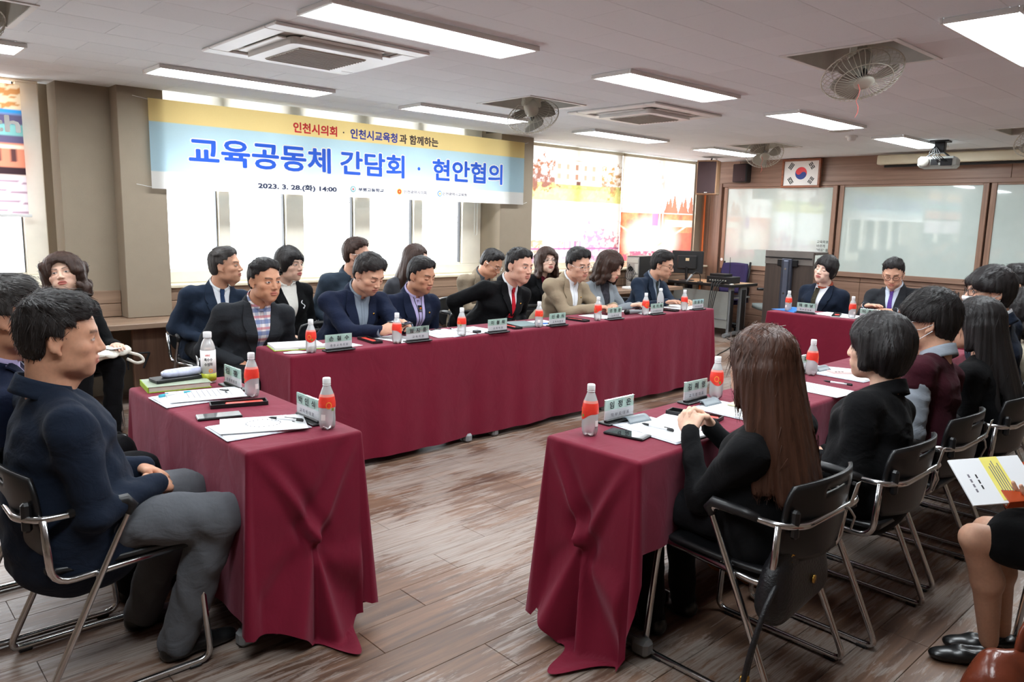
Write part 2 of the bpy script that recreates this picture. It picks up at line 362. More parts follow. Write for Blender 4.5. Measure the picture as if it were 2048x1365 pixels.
for x0, x1 in ((-1.5, 0), (0, 1.48), (1.48, 1.85), (2.19, 4.0), (4.0, 5.79), (6.29, 8.2), (8.2, 10.2)):
    for z0, z1 in ((.662, .765), (.769, .872)):
        MB().box((x0 + .002, 6.63, z0), (x1 - .002, 6.76, z1), .004).obj('panel_board', M_woodx, lw)
for x0, x1 in ((-1.5, 1.4), (2.19, 5.79), (6.29, 10.2)): MB().box((x0, 6.60, .872), (x1, 6.95, .90), .006).obj('window_sill', M_ivory, lw)
lg = struct('trim_5', MB().box((-1.5, 6.13, .615), (8.9, 6.75, .658), .004), M_woodx, 'wood grain ledge running under the windows')
for x in (-.6, .7, 1.99, 3.3, 4.7, 6.1, 7.4, 8.7): MB().box((x - .17, 6.3, 0), (x + .17, 6.34, .614), .003).obj('ledge_support', M_woodz, lg)
for x in (1.75, 2.3, 3.1, 5.0, .4):
    m = MB(); m.tube(fillet([(x, 6.2, .30), (x, 6.2, .42), (x + .16, 6.2, .42), (x + .11, 6.2, .30)], .01), .008, 6); m.obj('steel_bracket', M_steel, lg)
# windows
def window(n, x0, x1, mull, label):
    HT = HC + (.14 if n == 2 else 0)
    w = empty('window_%d' % n, ((x0 + x1) / 2, YW, .9), 0, label, None, None, 'structure')
    def fr(a, b, c, d, nm='window_frame', y0=YW - .04, y1=YW + .06): o = MB().box((a, y0, c), (b, y1, d), .006).obj(nm, M_upvc, w); o.matrix_parent_inverse = Matrix.Translation(-w.location); return o
    fr(x0, x1, .90, 1.0); fr(x0, x1, HT - .02, HT); edges = [x0] + [e for m in mull for e in m] + [x1]
    for a, b in mull: fr(a, b, 1.0, HT - .02)
    for i in range(0, len(edges), 2):
        a, b = edges[i], edges[i + 1]
        if b - a < .05: continue
        fr(a - .012, a + .006, 1.0, HT - .02, 'sash_frame', YW, YW + .04); fr(b - .006, b + .012, 1.0, HT - .02, 'sash_frame', YW, YW + .04); fr(a, b, .995, 1.02, 'sash_frame', YW, YW + .04)
        g = MB().box((a + .004, YW + .015, 1.015), (b - .004, YW + .021, HT - .02)).obj('pane', M_glass, w); g.matrix_parent_inverse = Matrix.Translation(-w.location)
        s = MB().box((b - .012, YW - .002, 1.02), (b - .006, YW + .045, HT - .02)).obj('seal', M_steel, w); s.matrix_parent_inverse = Matrix.Translation(-w.location)
window(1, -1.4, 1.40, [(-.1, .05), (1.25, 1.40)], 'ivory framed window behind the street-scene blind at far left')
window(2, 2.19, 5.79, [(2.74, 2.84), (3.38, 3.56), (4.12, 4.30), (4.85, 4.96), (5.52, 5.79)], 'wide ivory framed window below the banner')
window(3, 6.29, 9.98, [(7.3, 7.4), (8.1, 8.3), (9.1, 9.2)], 'ivory framed window hidden behind the printed blinds')
# roller blinds: plain white behind the banner, printed ones at both sides
M_blind = cloth_translucent('white_blind', col=(.86, .84, .80), trans=.5)
b = empty('roller_blind', (4, 6.78, HC), 0, 'plain white roller blind pulled halfway behind the banner', 'blind')
def rel(o, root): o.matrix_parent_inverse = Matrix.Translation(-root.location); return o
rel(MB().box((2.2, 6.775, 1.72), (5.5, 6.777, HC + .09)).obj('blind_cloth', M_blind, b), b)
rel(MB().tube([(2.2, 6.77, HC + .11), (5.5, 6.77, HC + .11)], .022, 12).obj('roller_tube', M_ivory, b, True), b)
rel(MB().box((2.2, 6.765, 1.70), (5.5, 6.785, 1.722), .003).obj('bottom_bar', M_white, b), b)
rel(MB().tube([(5.6, 6.70, HC - .03)] + arc((5.62, 6.70, 1.35), .02, 180, 360, 8, (0, 2)) + [(5.64, 6.70, HC - .03)], .0025, 5).obj('bead_cord', M_white, b, True), b)
def fbm(x, y, s, seed=0, o=4):
    r = np.random.RandomState(seed); v = 0; a = 1.0; tot = 0
    for k in range(o):
        g = r.rand(64, 64); X = x * s; Y = y * s; i = np.floor(X).astype(int); j = np.floor(Y).astype(int); fx = X - i; fy = Y - j; fx = fx * fx * (3 - 2 * fx); fy = fy * fy * (3 - 2 * fy)
        G = lambda p, q: g[p % 64, q % 64]
        v = v + a * ((G(i, j) * (1 - fx) + G(i + 1, j) * fx) * (1 - fy) + (G(i, j + 1) * (1 - fx) + G(i + 1, j + 1) * fx) * fy); tot += a; a *= .55; s *= 2.1
    return v / tot
def paint_plane(name, x0, x1, z0, z1, y, nx, nz, fn, mat, parent):
    u, w = np.meshgrid(np.linspace(0, 1, nx + 1), np.linspace(0, 1, nz + 1), indexing='ij'); Vx = x0 + (x1 - x0) * u; Vz = z0 + (z1 - z0) * w
    V = np.stack([Vx, np.full_like(Vx, y), Vz], -1).reshape(-1, 3); I = np.arange((nx + 1) * (nz + 1)).reshape(nx + 1, nz + 1)
    Q = np.stack([I[:-1, :-1], I[1:, :-1], I[1:, 1:], I[:-1, 1:]], -1).reshape(-1, 4); C = np.clip(fn(u, w), 0, 1)
    return np_obj(name, V, Q, mat, parent, False, np.c_[C.reshape(-1, 3), np.ones(C.size // 3)])
def L(*c): return np.array(srgb(*c))
def put(C, m, col): m = np.clip(m, 0, 1)[..., None]; return C * (1 - m) + np.asarray(col) * m
def poster_park(u, w):   # white mansion with columns, lawn and trees above; second colonnade below
    C = np.ones(u.shape + (3,)) * L(248, 244, 240); n = fbm(u, w, 9, 3); n2 = fbm(u, w, 46, 5, 3); n3 = fbm(u, w, 22, 8, 4)
    C = put(C, (w > .55) & (w < .705), L(212, 206, 132)); C = put(C, ((w > .655) & (w < .70)) * .8 * np.clip(n * 1.8 - .2, 0, 1), L(170, 186, 96)); C = put(C, (w > .55) * (w < .70) * np.clip((n2 - .45) * 4, 0, 1) * .4, L(240, 226, 160))
    def tree(cx, cz, rx, rz, col, k=3.2): return np.clip((.9 - np.hypot((u - cx) / rx, (w - cz) / rz) - k * (n3 - .5)) * 5, 0, 1) * np.clip(.35 + 2.2 * (n2 - .3), 0, 1), col
    for T in (tree(.05, .77, .26, .16, L(150, 98, 74)), tree(.20, .72, .14, .06, L(140, 96, 84)), tree(.93, .75, .15, .12, L(176, 132, 84)), tree(.84, .70, .10, .04, L(160, 120, 96))): C = put(C, T[0], T[1])
    C = put(C, (abs(u - .55) < .23) & (w > .70) & (w < .90), L(250, 240, 232)); C = put(C, (abs(u - .55) < .24) & (w > .90) & (w < .912), L(220, 196, 180))
    for k in range(5): x = .36 + .085 * k; C = put(C, (abs(u - x) < .014) & (((w > .745) & (w < .79)) | ((w > .825) & (w < .87))), L(196, 150, 128)); C = put(C, (abs(u - x - .042) < .006) & (w > .72) & (w < .89), L(232, 206, 192))
    C = put(C, (abs(u - .55) < .02) & (w > .70) & (w < .73), L(140, 100, 90))
    C = put(C, (w > .11) & (w < .20) & (u > .33) & (u < .6) & (np.sin(u * 120) > .3), L(190, 150, 186)); C = put(C, (w > .20) & (w < .215) & (u > .3) & (u < .63), L(222, 200, 220))
    for T in (tree(.84, .17, .20, .13, L(206, 120, 132)), tree(.70, .16, .10, .14, L(176, 130, 160)), tree(.12, .155, .2, .05, L(176, 146, 116))): C = put(C, T[0], T[1])
    C = put(C, (w < .125) * np.clip(n3 * 1.6 - .3, 0, 1) * .8, L(206, 140, 160)); C = put(C, (abs(w - .128) < .008), L(170, 100, 136)); C = put(C, (w < .06) * np.clip(n2 * 2 - .6, 0, 1), L(176, 110, 140))
    return C
def poster_dome(u, w):   # faint engraving of trees above, orange hall with flag and stairway below
    C = np.ones(u.shape + (3,)) * L(248, 242, 236); n = fbm(u, w, 8, 11); n2 = fbm(u, w, 34, 12, 3); n3 = fbm(u, w, 16, 14, 4)
    C = put(C, ((w > .48) & (w < .62)) * np.clip((n3 - .5) * 6, 0, 1) * .7, L(190, 140, 136)); C = put(C, ((w > .62) & (w < .86) & (u > .35)) * np.clip((n3 - .52) * 7, 0, 1) * .6, L(206, 160, 150)); C = put(C, (w > .84) * (u > .2) * (u < .5) * np.clip((n3 - .5) * 6, 0, 1) * .6, L(220, 150, 150))
    for k, x in enumerate((.62, .66, .72, .83, .88, .97)): C = put(C, (abs(u - x) < .045 * (1 - (w - .48) / (.13 + .04 * (k % 3))) * (.6 + n2)) & (w > .48) & (w < .66), L(178, 118, 96))
    C = put(C, (w < .475) * 1.0, L(238, 156, 108)); C = put(C, (w < .475) * np.clip(n3 * 1.7 - .3, 0, 1), L(222, 104, 84)); C = put(C, (w < .28) * (u > .55) * .8, L(224, 96, 84))
    g = np.clip(1.3 - np.hypot((u - .42) / .34, (w - .2) / .22), 0, 1); C = put(C, g * (w < .47), L(255, 248, 236))
    C = put(C, (u > .42) & (u < .58) & (w > .25) & (w < .475) & (np.sin(u * 160) > 0), L(240, 222, 220)); C = put(C, (u > .42) & (u < .50) & (w > .35) & (w < .475), L(186, 130, 176))
    C = put(C, (u > .6) & (w > .34) & (w < .41), L(232, 216, 196)); C = put(C, (u > .62) & (u < .73) & (w > .12) & (w < .27) & (np.sin(w * 260) > -.2), L(248, 206, 180)); C = put(C, (w < .1) * np.clip((n2 - .4) * 5, 0, 1), L(206, 96, 116))
    C = put(C, (abs(w - .12 - abs(u - .45) * .5) < .01) & (w < .47), L(250, 216, 186)); return C
M_print = cloth_translucent('printed_blind', trans=.30, attr='Col')
for (x0, x1, fn, lab) in ((6.31, 8.22, poster_park, 'printed roller blind with a pale columned mansion and lawn'), (8.23, 9.93, poster_dome, 'printed roller blind with an orange hall and flag')):
    b = empty('printed_blind', ((x0 + x1) / 2, 6.74, HC), 0, lab, 'blind', 'printed window blinds')
    rel(paint_plane('blind_cloth', x0, x1, .985, HC - .05, 6.745, 150, 130, fn, M_print, b), b)
    rel(MB().tube([(x0, 6.75, HC - .03), (x1, 6.75, HC - .03)], .02, 10).obj('roller_tube', M_ivory, b, True), b); rel(MB().box((x0, 6.735, .968), (x1, 6.755, .988), .003).obj('bottom_bar', M_ivory, b), b)
rel(MB().tube([(9.955, 6.73, HC - .03), (9.95, 6.71, 1.7), (9.955, 6.72, 1.02), (9.965, 6.72, 1.02), (9.965, 6.73, HC - .03)], .006, 6).obj('bead_cord', M_ivory, b, True), b)
def poster_street(u, w):
    C = np.ones(u.shape + (3,)) * L(226, 200, 190); n = fbm(u, w, 10, 21); n2 = fbm(u, w, 34, 22)
    C = put(C, w > .80, L(232, 205, 170)); C = put(C, (w > .80) * (n2 > .5), L(196, 136, 84)); C = put(C, (w > .74) & (w < .81), L(110, 130, 170)); C = put(C, (w > .78) & (w < .81) & (n > .5), L(60, 140, 200)); C = put(C, (w > .55) & (w < .76), L(92, 84, 110))
    C = put(C, (w > .36) & (w < .555), L(206, 130, 104)); C = put(C, (w > .40) & (w < .52) & (np.sin(u * 150) > .5), L(90, 60, 60)); C = put(C, (w > .50) & (w < .53), L(236, 200, 176)); C = put(C, (w > .30) & (w < .36), L(60, 44, 48))
    C = put(C, (w < .30), L(214, 196, 200)); C = put(C, (w < .30) * (abs(np.sin(w * 40 + u * 9)) < .25), L(150, 120, 136)); C = put(C, (w > .60) & (w < .70), L(120, 170, 166)); return C
b = empty('printed_blind', (.5, 6.74, HC), 0, 'printed roller blind with a street scene at far left', 'blind', 'printed window blinds')
rel(paint_plane('blind_cloth', -1.3, 1.27, 1.46, HC - .05, 6.745, 130, 70, poster_street, M_print, b), b)
rel(MB().box((-1.32, 6.735, 1.44), (1.29, 6.755, 1.462), .003).obj('bottom_bar', M_white, b), b)
text_obj('printed_word', 'research', .16, M_white, b, frameM((.86, 6.742, 2.06), (1, 0, 0), (0, 0, 1)), width=.78, bold=.006).matrix_parent_inverse = Matrix.Translation(-b.location)
# ---------------------------------------------------------------- whiteboards
def wb_mat():
    t = NT('glossy_whiteboard'); setp(t, srgb(196, 208, 203), .04, 0, .9, Coat__Weight=1.0, Coat__Roughness=.01, Coat__IOR=1.6); n = t.noise(t.coord(), 4, 3); t.l(t.ramp(n, [(.3, srgb(192, 205, 200)), (.7, srgb(200, 212, 207))]), t.b.inputs['Base Color']); return t.m
M_wb = wb_mat()
WBL = ['sliding whiteboard nearest the windows, behind the lectern', 'sliding whiteboard behind the two people at the far table', 'sliding whiteboard at the right edge of the picture', 'sliding whiteboard beyond the right edge']
M_ink = plain('black_print', srgb(26, 28, 32), .6); M_inkg = plain('grey_print', srgb(120, 116, 126), .6)
for i, (y1, y0) in enumerate(((6.42, 4.70), (4.66, 2.90), (2.88, 1.1), (1.08, -.7))):
    dx = .015 if i % 2 else 0
    b = empty('sliding_whiteboard', (XW - .05, (y0 + y1) / 2, .87), 0, WBL[i], 'whiteboard', 'sliding whiteboards')
    X1 = XW - .03 - dx
    rel(MB().box((X1 - .012, y0 + .05, .93), (X1, y1 - .05, 2.055)).obj('board_surface', M_wb, b), b)
    for a, c in ((y0, y0 + .06), (y1 - .06, y1)): rel(MB().box((X1 - .028, a, .87), (X1 + .004, c, 2.073), .004).obj('stile', M_woodz, b), b)
    for a, c in ((.87, .935), (2.05, 2.073)): rel(MB().box((X1 - .024, y0 + .06, a), (X1 + .004, y1 - .06, c), .003).obj('rail', M_wood, b), b)
    rel(MB().lathe([(.022, 0), (.022, .004), (.014, .004), (.012, .001), (.001, .001)], 16, (X1 - .032, y1 - .03 if i == 0 else y0 + .03, 1.0), 0).obj('finger_pull', M_white if i == 0 else M_steel, b), b)
    if i == 0:
        for k, s in enumerate(('교육목표', '바르게', '"배움" 을 나누며', '함께하는 학교')): text_obj('board_writing', s, .045, M_ink, b, frameM((X1 - .0135, 4.93, 1.30 - .055 * k), (0, -1, 0), (0, 0, 1)), align='LEFT', depth=.0004).matrix_parent_inverse = Matrix.Translation(-b.location)
# orange conduit in the corner
tag(MB().tube([(10.2, 6.72, 0), (10.2, 6.72, 2.13)], .014, 8).obj('conduit', plain('orange_conduit', srgb(226, 112, 48), .5)), 'orange conduit running up the room corner', 'conduit')
# ---------------------------------------------------------------- ceiling fittings
M_led = emit('led_diffuser', (.89, .96, 1.0), LED)
def light(x, y, proto=[None]):
    if proto[0] is None:
        r = empty('ceiling_light', (x, y, HC)); hx, hy = .64, .165
        m = MB()
        for a, b_ in (((-hx, -hy), (hx, -hy + .018)), ((-hx, hy - .018), (hx, hy)), ((-hx, -hy + .018), (-hx + .018, hy - .018)), ((hx - .018, -hy + .018), (hx, hy - .018))): m.box((*a, -.026), (*b_, -.001), .003)
        m.obj('frame', M_white, r); MB().box((-hx + .018, -hy + .018, -.018), (hx - .018, hy - .018, -.012)).obj('diffuser', M_led, r); proto[0] = r
        return r
    return copy_tree(proto[0], None, (x, y, HC))
LL = {(2.43, 5.5): 'lit LED panel above the banner left end', (4.5, 5.5): 'lit LED panel partly behind the ceiling fan above the banner', (6.68, 5.5): 'lit LED panel between the banner pillar and the printed blinds', (8.85, 5.5): 'lit LED panel nearest the corner loudspeaker',
      (2.43, 3.3): 'largest lit LED panel at the top middle of the picture', (4.5, 3.3): 'lit LED panel in front of the farther air conditioner', (6.68, 3.3): 'lit LED panel above the Korean flag side, beside the round ceiling speaker', (8.85, 3.3): 'lit LED panel nearest the projector', (4.5, 1.21): 'lit LED panel cut by the top right corner', (.42, 3.3): 'lit LED panel above the left table, out of frame', (2.43, 1.21): 'lit LED panel above the right-hand table, out of frame', (.42, 1.21): 'lit LED panel above the camera, out of frame', (6.68, 1.21): 'lit LED panel just beyond the right edge', (8.85, 1.21): 'lit LED panel beyond the right edge nearest the whiteboards', (.42, 5.5): 'lit LED panel cut by the left edge below a fan'}
for p in LIGHTS:
    o = light(*p); tag(o, LL.get(p, 'lit LED panel outside the picture'), 'ceiling light', 'LED ceiling panels')
M_recess = plain('grey_recess', srgb(206, 204, 198), .7)
M_grille = plain('grey_grille', srgb(186, 183, 174), .6, bump=.3, bscale=150)
def aircon(x, y, lab):
    r = empty('ceiling_air_conditioner', (x, y, HC), 0, lab, 'air conditioner', 'ceiling air conditioners')
    def ring(o, i, z0, z1, nm, mat):
        m = MB()
        for a, b_ in (((-o, -o), (o, -i)), ((-o, i), (o, o)), ((-o, -i), (-i, i)), ((i, -i), (o, i))): m.box((*a, z0), (*b_, z1), .006)
        return m.obj(nm, mat, r)
    ring(.475, .36, -.018, -.001, 'outer_panel', M_white)
    MB().box((-.36, -.36, -.004), (.36, .36, .1)).obj('housing', M_recess, r)
    for k in range(4):
        m = MB().box((-.25, .30, -.024), (.25, .352, -.016), .003); m.xf(Matrix.Rotation(k * math.pi / 2, 4, 'Z')); m.obj('louver', M_white, r)
    pts = fillet([(-.29, 0), (-.29, -.29), (.29, -.29), (.29, .29), (-.29, .29), (-.29, 0)], .05); P = [(p[0], p[1]) for p in pts][:-1]
    MB().prism(P, -.05, -.012).obj('inner_panel', M_white, r)
    g = MB().box((-.21, -.21, -.055), (.21, .21, -.045), .002).obj('intake_grille', M_grille, r)
    for k in range(14): MB().box((-.205, -.2 + k * .0305, -.059), (.205, -.193 + k * .0305, -.0545)).obj('grille_slat', M_grille, g)
    return r
aircon(*ACS[0], 'white ceiling air conditioner at the top left, larger in view'); aircon(*ACS[1], 'white ceiling air conditioner in the middle of the ceiling, smaller in view')
M_fan = plain('ivory_fan_wire', srgb(196, 192, 178), .4); M_blade = plain('grey_fan_blade', srgb(150, 146, 136), .35); M_pink = plain('pink_ribbon', srgb(236, 128, 120), .7)
def fan(i, x, y, ax, lab, string=True):
    r = empty('ceiling_fan', (x, y, HC), 0, lab, 'fan', 'caged orbit fans in ceiling recesses'); m = MB(); h = .3
    for a, b_ in (((-h, -h), (h, -h + .012)), ((-h, h - .012), (h, h)), ((-h, -h), (-h + .012, h)), ((h - .012, -h), (h, h))): m.box((*a, 0), (*b_, .19))
    m.box((-h, -h, .185), (h, h, .195)); m.obj('recess_box', M_recess, r)
    m = MB()
    for a, b_ in (((-.32, -.32), (.32, -.29)), ((-.32, .29), (.32, .32)), ((-.32, -.29), (-.29, .29)), ((.29, -.29), (.32, .29))): m.box((*a, -.006), (*b_, 0), .002)
    m.obj('trim_frame', M_white, r)
    MB().box((-.05, -.05, .05), (.05, .05, .19), .008).box((-.09, -.025, -.02), (.09, .025, .06), .006).cyl((-.095, 0, -.0), (.095, 0, -.0), .02).obj('bracket', M_fan, r)
    a = Vector(ax).normalized(); M = Matrix.Translation((a.x * .02, a.y * .02, -.05)) @ a.to_track_quat('Z', 'Y').to_matrix().to_4x4()
    mo = MB().lathe([(.001, -.09), (.045, -.085), (.058, -.05), (.058, .01), (.045, .03), (.02, .035), (.001, .035)], 20).xf(M).obj('motor', M_fan, r, True)
    R_, hub = .215, .05; prof_f = [(hub, .115), (.09, .118), (.14, .112), (.18, .098), (.205, .08), (R_, .055)]; prof_b = [(hub, .0), (.10, .0), (.15, .01), (.19, .028), (R_, .055)]
    m = MB()
    for prof, nw in ((prof_f, 44), (prof_b, 30)):
        for k in range(nw):
            q = 2 * math.pi * k / nw; m.tube([(p * math.cos(q), p * math.sin(q), z) for p, z in prof], .0016, 4, caps=False)
    for rr, z, w in ((R_, .055, .004), (.15, .109, .0025), (.15, .011, .0022), (hub, .115, .003)): m.tube([(rr * math.cos(2 * math.pi * k / 40), rr * math.sin(2 * math.pi * k / 40), z) for k in range(40)], w, 5, True)
    m.xf(M).obj('cage', M_fan, r)
    MB().lathe([(.001, .105), (hub + .004, .108), (hub + .004, .118), (.03, .124), (.001, .125)], 24).xf(M).obj('cage_badge', M_fan, r, True)
    MB().lathe([(.001, .035), (.028, .036), (.028, .08), (.02, .09), (.001, .092)], 16).xf(M).obj('blade_hub', M_black, r, True)
    for k in range(3):
        def f(u, v, k=k):
            rr = .025 + u * .16; q = k * 2 * math.pi / 3 + (v - .5) * (.9 + .5 * math.sin(u * math.pi)) + .3 * u; return (rr * math.cos(q), rr * math.sin(q), .06 + (v - .5) * .05)
        MB().grid(f, 8, 8, .002).xf(M).obj('blade', M_blade, r, True)
    if string:
        p = M @ Vector((-.03, .0, .125)); m = MB().tube([(p.x + .008 * math.sin(k * 1.7), p.y + .006 * math.cos(k * 2.1), p.z - .03 * k) for k in range(7)], [.003, .0025, .002, .002, .003, .003, .001], 5); m.obj('pull_ribbon', M_pink, r)
fan(0, *FANS[0], (-.30, -.38, -.85), 'caged fan at the upper right, nearest to view, pink ribbon hanging'); fan(1, *FANS[1], (.55, .30, -.62), 'caged fan above the right end of the banner, tilted sideways', False)
fan(2, *FANS[2], (-.55, -.45, -.70), 'caged fan left of the framed flag with pink ribbon'); fan(3, *FANS[3], (-.45, -.45, -.75), 'caged fan cut by the right edge near the projector'); fan(4, *FANS[4], (.2, -.3, -.8), 'caged fan cut by the upper left corner', False)
tag(MB().lathe([(.06, 0), (.06, -.015), (.045, -.02), (.04, -.045), (.03, -.055), (.001, -.055)][::-1], 24, (8.04, 3.59, HC)).obj('smoke_detector', M_white, None, True), 'white round smoke detector beside a lit panel', 'detector')
r = empty('ceiling_speaker', (7.54, 3.48, HC), 0, 'flat round white speaker grille in the ceiling', 'speaker')
MB().lathe([(.001, -.008), (.085, -.008), (.1, -.004), (.1, -.001)], 28).obj('grille', M_grille, r, True); MB().lathe([(.1, -.002), (.1, -.01), (.115, -.007), (.115, -.001)], 28).obj('rim', M_white, r, True)
# projector
r = empty('projector', (8.98, 3.05, HC), math.radians(8), 'grey projector hanging from the ceiling on a bracket', 'projector')
MB().box((-.05, -.05, -.13), (.05, .05, 0), .006).box((-.09, -.09, -.015), (.09, .09, 0), .003).obj('mount', M_steel, r)
M_proj = plain('projector_shell', srgb(176, 180, 176), .4)
bd = MB().box((-.14, -.18, -.285), (.14, .18, -.17), .025).obj('body', M_proj, r)
MB().lathe([(.001, 0), (.05, 0), (.05, .02), (.042, .025), (.001, .025)], 20, (-.162, .11, -.228), 0).obj('lens', M_grille, bd, True)
MB().box((-.146, -.02, -.262), (-.139, .05, -.2), .002).box((-.146, -.15, -.27), (-.139, -.04, -.195), .003).obj('port_panel', M_steel, bd)
m = MB()
for k in range(5): m.tube(fillet([(-.14, -.03 - .02 * k, -.23), (-.19 - .01 * k, -.03, -.24 + .02 * k), (-.16, .08 - .03 * k, -.15), (-.04, .04, -.05), (0, .03, 0)], .05), .004, 5)
m.obj('cable', M_black, r, True)
for dx, dy in ((.1, .1), (-.1, .1), (.1, -.1), (-.1, -.1)): MB().tube([(dx * .4, dy * .4, -.12), (dx, dy, -.17)], .006, 6).obj('bracket_arm', M_steel, r)
r = empty('projection_screen', (10.08, 2.6, 2.31), 0, 'long ivory projection screen housing under the ceiling', 'screen')
MB().box((-.06, -2.3, 0), (.06, 1.53, .115), .012).obj('housing', M_ivory, r); MB().tube([(0, -2.25, -.02), (0, 1.45, -.02)], .016, 8).obj('bottom_bar', M_black, r); MB().box((.055, -2.2, .02), (.185, -2.16, .1)).box((.055, 1.4, .02), (.185, 1.44, .1)).obj('bracket', M_white, r)
# flag, speakers
M_frame = wood('flag_frame_wood', srgb(120, 66, 40), srgb(160, 92, 58), axis=1, world=False)
r = empty('framed_flag', (XW - .078, 5.21, 2.05), 0, 'national flag with red and blue circle in a brown frame', 'flag')
for a, b_ in (((-.04, -.28, 0), (0, .28, .03)), ((-.04, -.28, .36), (0, .28, .39)), ((-.04, -.28, .03), (0, -.25, .36)), ((-.04, .25, .03), (0, .28, .36))): MB().box(a, b_, .004).obj('frame_bar', M_frame, r)
MB().box((-.02, -.25, .03), (-.012, .25, .36)).obj('flag_cloth', plain('flag_white', srgb(238, 236, 232), .6, var=.01), r)
cx, cz, R0, X0 = 0.0, .195, .084, -.0215; M_red = plain('flag_red', srgb(226, 62, 70), .6); M_blue = plain('flag_blue', srgb(34, 62, 140), .6); an = -math.atan2(2, 3)
def tg(pts): return [(X0, -(cx + R0 * (x * math.cos(an) - y * math.sin(an))), cz + R0 * (x * math.sin(an) + y * math.cos(an))) for x, y in pts]
A = lambda c, rr, a0, a1, n=24: [(c[0] + rr * math.cos(math.radians(a0 + (a1 - a0) * k / n)), c[1] + rr * math.sin(math.radians(a0 + (a1 - a0) * k / n))) for k in range(n + 1)]
redp = A((0, 0), 1, 0, 180) + A((-.5, 0), .5, 180, 360)[1:] + A((.5, 0), .5, 180, 0)[1:-1]; blup = A((0, 0), 1, 180, 360) + A((.5, 0), .5, 0, 180)[1:] + A((-.5, 0), .5, 360, 180)[1:-1]
def poly(name, P, mat, parent):
    import mathutils
    tri = mathutils.geometry.tessellate_polygon([[Vector(p) for p in P]]); return mesh_obj(name, P, tri, mat, parent)
poly('flag_emblem_red', tg(redp), M_red, r); poly('flag_emblem_blue', tg(blup), M_blue, r)
for (sx, sz), br in (((-1, 1), (0, 0, 0)), ((1, 1), (1, 0, 1)), ((-1, -1), (0, 1, 0)), ((1, -1), (1, 1, 1))):
    for k in range(3):
        for s in ((-1, 1) if br[k] else (0,)):
            L_ = .042 if s else .09; cxx = s * .025
            th = math.atan2(sz * 2, sx * 3); off = (k - 1) * .021; px = sx * .148 + off * math.cos(th); pz = sz * .098 + off * math.sin(th); q = th + math.pi / 2
            P = [(px + (cxx + a) * math.cos(q) - b_ * math.sin(q), pz + (cxx + a) * math.sin(q) + b_ * math.cos(q)) for a, b_ in ((-L_ / 2, -.007), (L_ / 2, -.007), (L_ / 2, .007), (-L_ / 2, .007))]
            mesh_obj('trigram_bar', [(X0, -x, cz + z) for x, z in P], [(0, 1, 2, 3)], M_ink, r)
M_spk = plain('speaker_cloth', srgb(64, 46, 48), .85, bump=.3, bscale=300); M_spkw = wood('speaker_cabinet_wood', srgb(130, 96, 70), srgb(168, 130, 98), axis=2, world=False)
r = empty('corner_loudspeaker', (9.45, 6.2, 1.93), math.radians(-68), 'wooden loudspeaker cabinet hung in the corner by the blinds', 'speaker')
MB().box((-.14, -.11, 0), (.14, .15, .47), .006).obj('cabinet', M_spkw, r); MB().box((-.125, -.122, .02), (.125, -.108, .45), .004).obj('front_grille', M_spk, r); MB().box((-.02, -.125, .025), (.02, -.121, .033)).obj('badge', M_white, r)
MB().tube([(0, .1, .45), (0, .22, .54), (.05, .3, .52)], .012, 6).obj('hanging_bracket', M_steel, r)
r = empty('wall_loudspeaker', (XW - .03, 6.12, 2.14), 0, 'small black loudspeaker on the wall left of the flag', 'speaker')
MB().box((-.14, -.115, 0), (0, .115, .26), .012).obj('cabinet', M_black, r); MB().grid(lambda u, v: (-.142 - .012 * math.sin(u * math.pi), -.1 + .2 * u, .01 + .24 * v), 8, 4, .006).obj('grille', M_spk, r); MB().box((-.156, -.055, .04), (-.153, -.03, .048)).obj('badge', M_white, r)
# ---------------------------------------------------------------- banner
def ban_col(u, w): 
    C = np.ones(u.shape + (3,)) * L(250, 250, 250); C = put(C, w > .2, L(196, 226, 242)); C = put(C, (w > .755), L(250, 224, 160)); return C
M_ban = cloth_translucent('banner_cloth', trans=.66, attr='Col')
r = empty('banner', (4.07, 6.42, 1.68), 0, 'long printed banner with blue Korean lettering hung across the window', 'banner')
bx0, bx1, bz0, bz1 = 2.06, 6.09, 1.685, 2.375
def bw(u): return 6.43 - .012 * math.sin(u * 9) - .02 * math.sin(u * math.pi)
o = rel(paint_plane('banner_cloth', bx0, bx1, bz0, bz1, 0, 160, 74, ban_col, M_ban, r), r)
me = o.data; co = np.zeros(len(me.vertices) * 3, np.float32); me.vertices.foreach_get('co', co); co = co.reshape(-1, 3); uu = (co[:, 0] - bx0) / (bx1 - bx0); co[:, 1] = 6.43 - .012 * np.sin(uu * 9) - .02 * np.sin(uu * math.pi); me.vertices.foreach_set('co', co.ravel())
M_bt = {k: plain('banner_ink_' + k, c, .7, var=.02) for k, c in dict(blue=srgb(30, 92, 214), red=srgb(236, 58, 62), navy=srgb(52, 64, 176), brown=srgb(74, 56, 60), slate=srgb(44, 52, 80), white=srgb(250, 248, 245)).items()}
def btext(nm, s, x0, x1, zc, h, mat, bold):
    c = text_obj(nm, s, h * 1.05, mat, None, Matrix(), bold=bold, align='LEFT', depth=.0003, res=3); me = c.data; co = np.zeros(len(me.vertices) * 3, np.float32); me.vertices.foreach_get('co', co); co = co.reshape(-1, 3)
    k = (x1 - x0) / np.ptp(co[:, 0]); X = x0 + (co[:, 0] - co[:, 0].min()) * k; kz = h / np.ptp(co[:, 1]); Z = zc + (co[:, 1] - (co[:, 1].max() + co[:, 1].min()) / 2) * kz; u = (X - bx0) / (bx1 - bx0)
    off = .0022 if nm == 'lettering_outline' else .004
    co = np.stack([X, 6.43 - .012 * np.sin(u * 9) - .02 * np.sin(u * math.pi) - off - co[:, 2], Z], 1).astype(np.float32); me.vertices.foreach_set('co', co.ravel()); c.parent = r; rel(c, r); return c
